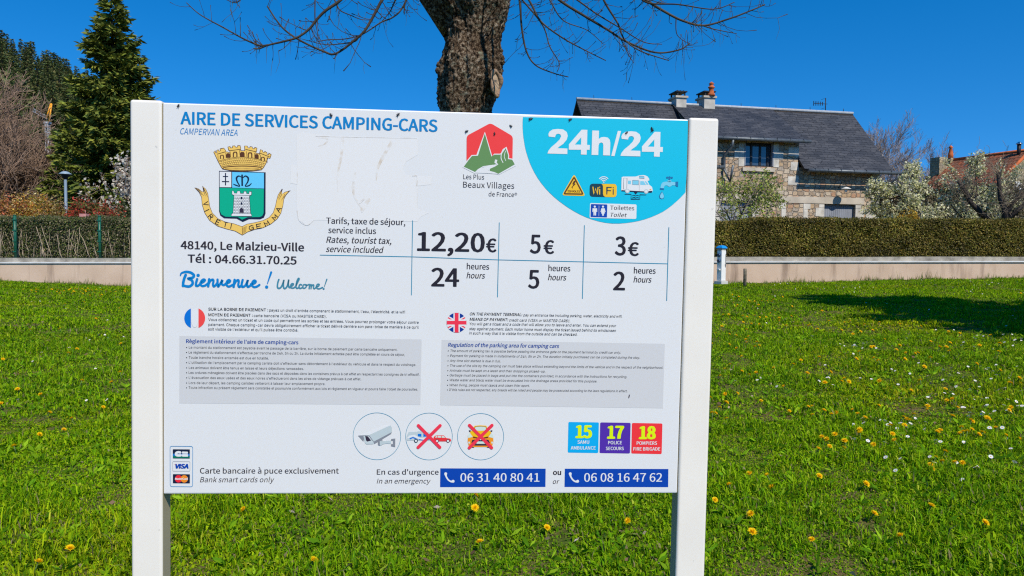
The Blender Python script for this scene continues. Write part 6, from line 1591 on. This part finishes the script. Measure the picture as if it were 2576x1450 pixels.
# ------------------------------------------------------------------ the big tree behind the sign
def big_tree():
    Y = 7.5
    gzb = ground(-.35, Y)
    root = empty('old_maple_tree', (at(1183, 600, Y).x, Y, gzb)); tag(root, 'old bare maple with a thick rough trunk directly behind the sign', 'tree')
    O = Vector(root.location)
    prof = [(1085, 1178, 250), (1030, 1180, 205), (900, 1181, 180), (700, 1179, 168), (480, 1176, 150), (300, 1173.5, 136), (286, 1173.5, 135), (261, 1173, 146), (235, 1176, 154), (209, 1181, 161), (184, 1182, 163), (155, 1182, 168), (130, 1186, 150), (104, 1188, 138), (58, 1189, 156), (30, 1182, 190), (6, 1176, 212), (-30, 1176, 232), (-70, 1182, 226), (-120, 1192, 190), (-180, 1200, 160)]
    ys = np.array([p[0] for p in prof][::-1], float); cxs = np.array([p[1] for p in prof][::-1], float); ws = np.array([p[2] for p in prof][::-1], float)
    nr, ns = 460, 150
    py = np.linspace(1085, -180, nr); V = np.empty((nr, ns, 3)); th = np.linspace(0, 2 * np.pi, ns, endpoint=False)
    for i, y in enumerate(py):
        c = at(float(np.interp(y, ys, cxs)), y, Y); R = float(np.interp(y, ys, ws)) * .5 / FPX * Y
        for k in range(ns):
            d = Vector((math.cos(th[k]), math.sin(th[k]), 0)); q = Vector((d.x * 2.2, d.y * 2.2, c.z * 1.6))
            big = noise.noise(q) * .035 + noise.noise(q * 2.7) * .022
            ridge = noise.noise(Vector((d.x * 11, d.y * 11, c.z * 3.2 + 3))) ; fine = noise.noise(Vector((d.x * 26, d.y * 26, c.z * 30)))
            f2 = noise.noise(Vector((d.x * 55, d.y * 55, c.z * 62)))
            rr = R * .97 + (big * .8 + abs(ridge) * -.050 + fine * .017 + f2 * .009)
            deg = math.degrees(th[k])
            rr -= .085 * math.exp(-((deg - 212) / 15) ** 2) * sstep(110, 165, y) * (1 - .5 * sstep(255, 300, y)) + .065 * math.exp(-((deg - 322) / 13) ** 2) * sstep(212, 240, y) + .035 * math.exp(-((deg - 262 - .06 * (y - 150)) / 7) ** 2) + .04 * math.exp(-((deg - 296) / 7) ** 2) * (1 - sstep(120, 200, y))
            V[i, k] = (c.x + d.x * rr - O.x, c.y + d.y * rr - O.y, c.z - O.z)
    I = np.arange(nr * ns).reshape(nr, ns); J = np.roll(I, -1, 1)
    F = np.stack([I[:-1], J[:-1], J[1:], I[1:]], -1).reshape(-1, 4)
    m = bpy.data.materials.new('maple_bark'); m.use_nodes = True
    n, l = nodes_of(m); b = n['Principled BSDF']; b.inputs['Roughness'].default_value = .95; b.inputs['Specular IOR Level'].default_value = .1
    tc = n.new('ShaderNodeTexCoord')
    t1 = n.new('ShaderNodeTexNoise'); t1.inputs['Scale'].default_value = 33; t1.inputs['Detail'].default_value = 8; t1.inputs['Roughness'].default_value = .75; l.new(tc.outputs['Object'], t1.inputs['Vector'])
    r1 = n.new('ShaderNodeValToRGB'); E = r1.color_ramp.elements
    E[0].position = .42; E[0].color = (.012, .008, .006, 1); E[1].position = .60; E[1].color = (.36, .295, .225, 1)
    e2 = E.new(.50); e2.color = (.125, .085, .055, 1); e3 = E.new(.68); e3.color = (.62, .58, .50, 1)
    l.new(t1.outputs['Fac'], r1.inputs['Fac'])
    t2 = n.new('ShaderNodeTexNoise'); t2.inputs['Scale'].default_value = 3.2; t2.inputs['Detail'].default_value = 6; l.new(tc.outputs['Object'], t2.inputs['Vector'])
    r2 = n.new('ShaderNodeValToRGB'); r2.color_ramp.elements[0].position = .35; r2.color_ramp.elements[1].position = .65; r2.color_ramp.elements[0].color = (.55, .47, .38, 1); r2.color_ramp.elements[1].color = (1.15, 1.12, 1.05, 1); l.new(t2.outputs['Fac'], r2.inputs['Fac'])
    mx = n.new('ShaderNodeMix'); mx.data_type = 'RGBA'; mx.blend_type = 'MULTIPLY'; mx.inputs['Factor'].default_value = 1; l.new(r1.outputs['Color'], mx.inputs['A']); l.new(r2.outputs['Color'], mx.inputs['B'])
    t3 = n.new('ShaderNodeTexNoise'); t3.inputs['Scale'].default_value = 14; t3.inputs['Detail'].default_value = 5; l.new(tc.outputs['Object'], t3.inputs['Vector'])
    r3 = n.new('ShaderNodeValToRGB'); r3.color_ramp.elements[0].position = .60; r3.color_ramp.elements[1].position = .72; r3.color_ramp.elements[1].color = (.6, .6, .6, 1); l.new(t3.outputs['Fac'], r3.inputs['Fac'])
    m3 = n.new('ShaderNodeMix'); m3.data_type = 'RGBA'; m3.inputs['B'].default_value = (.34, .36, .25, 1); l.new(mx.outputs['Result'], m3.inputs['A']); l.new(r3.outputs['Color'], m3.inputs['Factor']); l.new(m3.outputs['Result'], b.inputs['Base Color'])
    bp = n.new('ShaderNodeBump'); bp.inputs['Strength'].default_value = 1.0; bp.inputs['Distance'].default_value = .03; l.new(t1.outputs['Fac'], bp.inputs['Height']); l.new(bp.outputs['Normal'], b.inputs['Normal'])
    npmesh('trunk', V.reshape(-1, 3), [F], m, root, smooth=True)
    Q = lambda pts, Yf: [at(x, y, Yf if not hasattr(Yf, '__len__') else Yf[min(i, len(Yf) - 1)]) - O for i, (x, y) in enumerate(pts)]
    # limbs carrying the crown above the view
    for pts, rad, Yl in (([(1150, 70), (1105, 5), (1060, -60), (980, -190), (880, -380), (800, -620)], [.17, .16, .15, .13, .10, .06], [7.5, 7.48, 7.4, 7.2, 6.9, 6.6]),
                         ([(1205, -60), (1222, -200), (1236, -420), (1245, -700)], [.26, .20, .15, .09], [7.5, 7.5, 7.6, 7.8]),
                         ([(1235, -60), (1320, -200), (1440, -360), (1600, -560)], [.18, .14, .11, .06], [7.5, 7.3, 7.0, 6.8]),
                         ([(1200, -120), (1160, -330), (1080, -600)], [.14, .11, .06], [7.6, 8.2, 9.0])):
        mb = MB(); mb.tube(Q(pts, Yl), rad, 14); mb.build('limb', m, root)
    # burr and pruning scar on the right flank
    sc_ = at(1247, 211, Y - .19) - O
    nrm = Vector((.55, -.8, .0)).normalized(); up = Vector((0, 0, 1)); sd = up.cross(nrm).normalized()
    mb = MB(); ring = [sc_ + sd * (.050 + .008 * math.sin(a * 3 + 1)) * math.cos(a) + up * (.115 + .010 * math.sin(a * 4)) * math.sin(a) + nrm * (.006 + .008 * math.sin(a * 2)) for a in np.linspace(0, 2 * math.pi, 29)]; mb.tube(ring, [.019 + .006 * math.sin(i * .9) for i in range(29)], 8, cap=False); mb.build('healed_scar', mat('scar_bark', (.30, .195, .12), .85, .15, var=.3, vscale=18, bump=.5), root)
    mb = MB(); mb.face([sc_ + sd * .05 * math.cos(a) + up * .11 * math.sin(a) + nrm * .004 for a in np.linspace(0, 2 * math.pi, 24, endpoint=False)]); mb.build('bare_wood', mat('bare_wood', (.40, .29, .19), .85, .1, var=.35, vscale=20), root)
    for grp in (((1259, 148, .045), (1262, 157, .035), (1256, 139, .032)), ((1108, 165, .045), (1104, 178, .04))):
        mb = MB()
        for x, y, r in grp:
            c = at(x, y, Y - .02) - O
            mb.lathe([(.004, c.z - r), (r * .7, c.z - r * .7), (r, c.z), (r * .75, c.z + r * .65), (.004, c.z + r)], c.x, c.y, 10)
        mb.build('burr', m, root)
    # hanging branches, drawn after the photograph, each in its own depth
    A = lambda pts: [(442 + x * .2451, y * .2451) for x, y in pts]
    B = lambda pts: [(442 + x * .5882, y * .5882) for x, y in pts]
    LB = [(A([(2050, -420), (1880, -200), (1695, 0), (1540, 110), (1450, 200), (1370, 300), (1250, 385), (1120, 425), (950, 465), (860, 500), (800, 500)]), .017, 5.6),
          (A([(950, 465), (870, 470), (760, 430), (640, 370), (480, 280), (330, 200), (220, 130), (110, 30)]), .010, 5.6),
          (A([(2420, -400), (2250, -180), (2120, 0), (2060, 110), (2000, 220), (1930, 330), (1830, 420), (1700, 520), (1610, 560), (1520, 530), (1380, 470), (1230, 390), (1110, 300), (1020, 190), (940, 65)]), .019, 6.3),
          (A([(2560, -350), (2450, -150), (2370, 0), (2300, 120), (2210, 190), (2110, 230), (1990, 310), (1900, 360), (1750, 400), (1560, 410), (1480, 425)]), .012, 6.8),
          (A([(2380, -150), (2260, 0), (2200, 120), (2120, 215)]), .010, 6.8), (A([(1600, -60), (1650, 40), (1690, 110), (1800, 160), (1900, 200), (2010, 210)]), .008, 6.3),
          (A([(1430, 0), (1430, 200), (1450, 310), (1480, 440), (1530, 530)]), .007, 6.2), (A([(1870, 380), (1830, 430), (1600, 460), (1480, 450), (1290, 400)]), .008, 6.4),
          (A([(2380, -60), (2350, 60), (2345, 150)]), .012, 6.7), (A([(640, -60), (620, 10), (660, 80)]), .007, 5.4), (A([(700, -40), (620, 30), (520, 0)]), .006, 5.4),
          (B([(1380, -260), (1500, -120), (1640, 0), (1750, 70), (1850, 130), (1930, 180), (2050, 225), (2150, 215), (2200, 185)]), .017, 6.2),
          (B([(1440, -130), (1470, 0), (1480, 120), (1500, 220), (1540, 280), (1620, 315), (1680, 330)]), .014, 6.8),
          (B([(1400, -160), (1510, 0), (1560, 90), (1650, 160), (1740, 210), (1840, 260)]), .014, 6.5), (B([(1420, -60), (1490, 10), (1570, 110), (1600, 200), (1640, 270), (1630, 310)]), .011, 6.7),
          (B([(1760, -220), (1900, -80), (2010, 0), (2090, 50), (2170, 90), (2260, 110), (2370, 80), (2450, 50), (2520, 20)]), .016, 5.8), (B([(2240, 105), (2300, 125), (2400, 145)]), .007, 5.8),
          (B([(1790, -120), (1830, 0), (1890, 100), (1920, 170), (1990, 220), (2110, 260)]), .012, 6.1), (B([(1900, 160), (1940, 240), (1960, 270)]), .006, 6.1),
          (B([(2140, 75), (2145, 150), (2200, 190)]), .006, 5.8), (B([(1960, -60), (2010, 10), (2150, 20), (2300, 40), (2390, 10)]), .010, 5.6), (B([(1330, 90), (1380, 70), (1420, 40), (1450, 20)]), .008, 7.2), (B([(1600, -60), (1700, -10), (1800, 60), (1900, 120), (2000, 180), (2080, 190)]), .010, 6.4),
          (B([(1560, -80), (1610, 20), (1660, 90), (1760, 130), (1830, 190)]), .009, 6.6)]
    rng = rs(7)
    mt = mat('maple_twig', (.065, .050, .036), .85, .15, var=.45, vscale=9); ml = mat('hanging_lichen', (.12, .13, .085), .95, .05)
    lich = MB()
    for pts, r0, Yb in LB:
        q, w = crom(pts, [r0 * .8 * (1 - .62 * i / (len(pts) - 1)) for i in range(len(pts))], 7)
        dep = [Yb + (7.3 - Yb) * max(0, (-y) / 250.0) ** .8 if y < 0 else Yb for x, y in q]
        P3 = [at(x, y, d) - O for (x, y), d in zip(q, dep)]
        mb = MB(); mb.tube(P3, w, 6)
        L = sum((P3[i + 1] - P3[i]).length for i in range(len(P3) - 1))
        ns_ = int(L / .055)
        for j in range(ns_):
            i = rng.randint(0, len(P3) - 1); p = P3[i].lerp(P3[min(i + 1, len(P3) - 1)], rng.uniform()); t = (P3[min(i + 1, len(P3) - 1)] - P3[max(i - 1, 0)]).normalized()
            s = rng.choice([-1, 1]); d = Vector((-t.z * s + t.x * .8, rng.normal(0, .5), t.x * s + t.z * .8)).normalized()
            ln = rng.gamma(2.2, .045) + .03; k = 4; c = [p]; dd = d
            for m_ in range(k):
                dd = (dd + Vector((rng.normal(0, .12), rng.normal(0, .12), .16 + rng.normal(0, .1)))).normalized(); c.append(c[-1] + dd * ln / k)
            rr = w[i] * .22 + .0011
            mb.tube(c, [rr, rr * .85, rr * .7, rr * .62, rr * 1.25], 4)
            if rng.uniform() < .30 and ln > .08:
                e = c[2]; d2 = (dd + Vector((rng.normal(0, .8), rng.normal(0, .5), rng.normal(0, .5)))).normalized(); mb.tube([e, e + d2 * ln * .25, e + d2 * ln * .45 + Vector((0, 0, ln * .08))], [rr * .7, rr * .55, rr * .9], 4)
            if rng.uniform() < .38:
                e = c[rng.randint(1, 5)]; h = rng.uniform(.05, .17); lich.tube([e, e + Vector((rng.normal(0, .008), 0, -h * .5)), e + Vector((rng.normal(0, .014), 0, -h))], [.0019, .0015, .0008], 3, cap=False)
        mb.build('branch', mt, root)
    struct(lich.build('hanging_lichen', ml, root), 'stuff')
big_tree()

# ------------------------------------------------------------------ street lamp, crane, bollard, stake
def street_lamp():
    Y = 31.0; b = at(166, 525, Y); z0 = gz(b.x); root = empty('street_lamp', (b.x, Y, z0)); tag(root, 'slim grey-blue street lamp with a flat disc hood behind the shrubs', 'street lamp')
    m1 = mat('lamp_grey_blue', (.17, .23, .29), .45, .4); zt = at(166, 452, Y).z - z0
    mb = MB(); mb.tube([(0, 0, -.2), (0, 0, 1.0), (0, 0, zt)], [.085, .065, .055], 12); mb.build('pole', m1, root)
    mb = MB(); mb.lathe([(.06, zt), (.10, zt + .06), (.17, zt + .2), (.17, zt + .22)], 0, 0, 16); mb.build('lantern', m_blk, root)
    mb = MB(); mb.lathe([(.235, zt + .205), (.24, zt + .235), (.12, zt + .32), (.02, zt + .345)], 0, 0, 20); mb.build('hood', mat('hood_grey_blue', (.26, .34, .40), .4, .4), root)
street_lamp()
def crane():
    Y = 88.0; t = at(128.6, 262, Y); root = empty('construction_crane', (at(121, 400, Y).x, Y, 1.0)); tag(root, 'grey lattice crane mast with an orange A-frame top behind the bare trees', 'crane')
    O = Vector(root.location); q = lambda x, y, dy=0: at(x, y, Y + dy) - O
    m1 = mat('crane_orange', (.80, .33, .02), .5, .3); m2 = mat('crane_grey', (.42, .43, .46), .5, .3)
    mb = MB()
    for dy in (-.3, .3): mb.tube([q(117, 297, dy), q(127.5, 262, 0)], .085, 6); mb.tube([q(123.6, 306, dy), q(130, 262, 0)], .085, 6)
    mb.tube([q(127, 262), q(130.5, 262)], .09, 6); mb.tube([q(119.5, 289), q(125.4, 291)], .05, 5); mb.build('a_frame', m1, root)
    mb = MB(); w = .17
    ztop = q(121, 312).z
    for sx in (-w, w):
        for sy in (-w, w): mb.tube([(sx, sy, -1), (sx, sy, ztop)], .035, 4)
    z = 0; k = 0
    while z < ztop - .5:
        s = 1 if k % 2 else -1
        for sy in (-w, w): mb.tube([(-w * s, sy, z), (w * s, sy, z + .5)], .022, 3)
        for sx in (-w, w): mb.tube([(sx, -w * s, z), (sx, w * s, z + .5)], .022, 3)
        z += .5; k += 1
    for z in np.arange(1.6, ztop, 3.4): mb.box(-.22, .22, -.22, .22, z, z + .35)
    mb.box(-.3, .3, -.3, .3, ztop, ztop + .22); mb.build('mast', m2, root)
    mb = MB(); a, b2 = q(120, 301), q(84, 281)
    for o in (Vector((0, -.2, 0)), Vector((0, .2, 0)), Vector((0, 0, .35))): mb.tube([a + o, b2 + o], .03, 4)
    for i in range(9):
        p = a.lerp(b2, i / 9); p2 = a.lerp(b2, (i + .5) / 9); mb.tube([p + Vector((0, -.2, 0)), p2 + Vector((0, 0, .35)), a.lerp(b2, (i + 1) / 9) + Vector((0, .2, 0))], .02, 3)
    mb.build('jib', m2, root)
crane()
def bollard():
    Y = 22.0; b = at(1814, 710, Y); root = empty('service_terminal', (b.x, Y, b.z - .01), math.radians(32)); tag(root, 'white electric service terminal with a bright blue cap beside the right post', 'service terminal')
    H = at(1814, 630, Y).z - b.z; w, d = .092, .092
    mw = mat('terminal_white', (.80, .79, .75), .4, .4, var=.05); mbm = mat('terminal_blue', (.01, .26, .66), .35, .4)
    mb = MB(); mb.box(-w, w, -d, d, .05, H); mb.build('body', mw, root, bevel=.012)
    mb = MB(); mb.box(-w - .05, w + .05, -d - .05, d + .05, -.05, .045); mb.build('base_plate', mat('terminal_base', (.55, .54, .5), .7, .2), root, bevel=.01)
    mb = MB(); mb.box(-w + .01, w - .01, -d + .01, d - .01, H + .003, H + .06); mb.build('collar', mat('terminal_grey', (.45, .43, .38), .6, .2), root)
    mb = MB(); r = 1.42
    rings = [(1.24, .063), (1.26, .08), (1.08, .11), (.8, .14), (.35, .155), (.05, .16)]
    for i, (s, z) in enumerate(rings[:-1]):
        s2, z2 = rings[i + 1]
        c1 = [(-w * s, -d * s, H + z), (w * s, -d * s, H + z), (w * s, d * s, H + z), (-w * s, d * s, H + z)]; c2 = [(-w * s2, -d * s2, H + z2), (w * s2, -d * s2, H + z2), (w * s2, d * s2, H + z2), (-w * s2, d * s2, H + z2)]
        for k in range(4): mb.face([c1[k], c1[(k + 1) % 4], c2[(k + 1) % 4], c2[k]])
        if i == 0: mb.face(c1[::-1])
    mb.build('cap', mbm, root)
    for z in (H - .13, H - .30):
        mb = MB(); mb.tube([(-w - .002, 0, z), (-w - .055, 0, z - .012)], [.055, .05], 14); s = mb.build('socket', mat('socket_blue', (.03, .07, .16), .3, .5), root)
    mb = MB(); mb.box(-w - .05, -w - .002, -.05, .05, H - .58, H - .55); mb.build('bracket', mw, root)
    mb = MB(); mb.box(.06, .075, -d - .012, -d - .002, .45, H - .1); mb.box(.045, .08, -d - .02, -d - .012, .5, .56); mb.build('door_edge', mat('terminal_seam', (.25, .25, .25), .5, .3), root)
bollard()
def stake():
    Y = 22.4; b = at(1873.5, 713, Y); root = empty('wooden_stake', (b.x, Y, b.z)); tag(root, 'short weathered wooden stake in the grass right of the white terminal', 'stake')
    H = at(1873.5, 676, Y).z - b.z; mb = MB(); mb.tube([(0, 0, -.2), (.004, 0, H * .6), (0, 0, H - .01), (0, 0, H)], [.05, .05, .049, .04], 12); mb.build('stake_shaft', mat('weathered_wood', (.17, .145, .105), .9, .1, var=.45, vscale=12, bump=.5), root)
stake()
b = at(212, 544, 27.3)
_pb = empty('planter_box', (b.x, 27.3, gz(b.x))); tag(_pb, 'small pink-red box on a stand showing just above the thin hedge', 'box')
mb = MB(); _z = at(212, 546, 27.3).z - gz(b.x); mb.box(-.13, .13, -.1, .1, _z, _z + .11); mb.build('box_body', mat('faded_red', (.55, .25, .22), .7, .2, var=.2), _pb)
mb = MB(); mb.tube([(0, 0, -.1), (0, 0, _z)], .03, 8); mb.build('stand', m_blk, _pb)
mb = MB(); mb.tube([(.04, 0, _z + .11), (.04, 0, _z + .24)], .012, 6); mb.build('knob', mat('faded_red', (.55, .25, .22)), _pb)
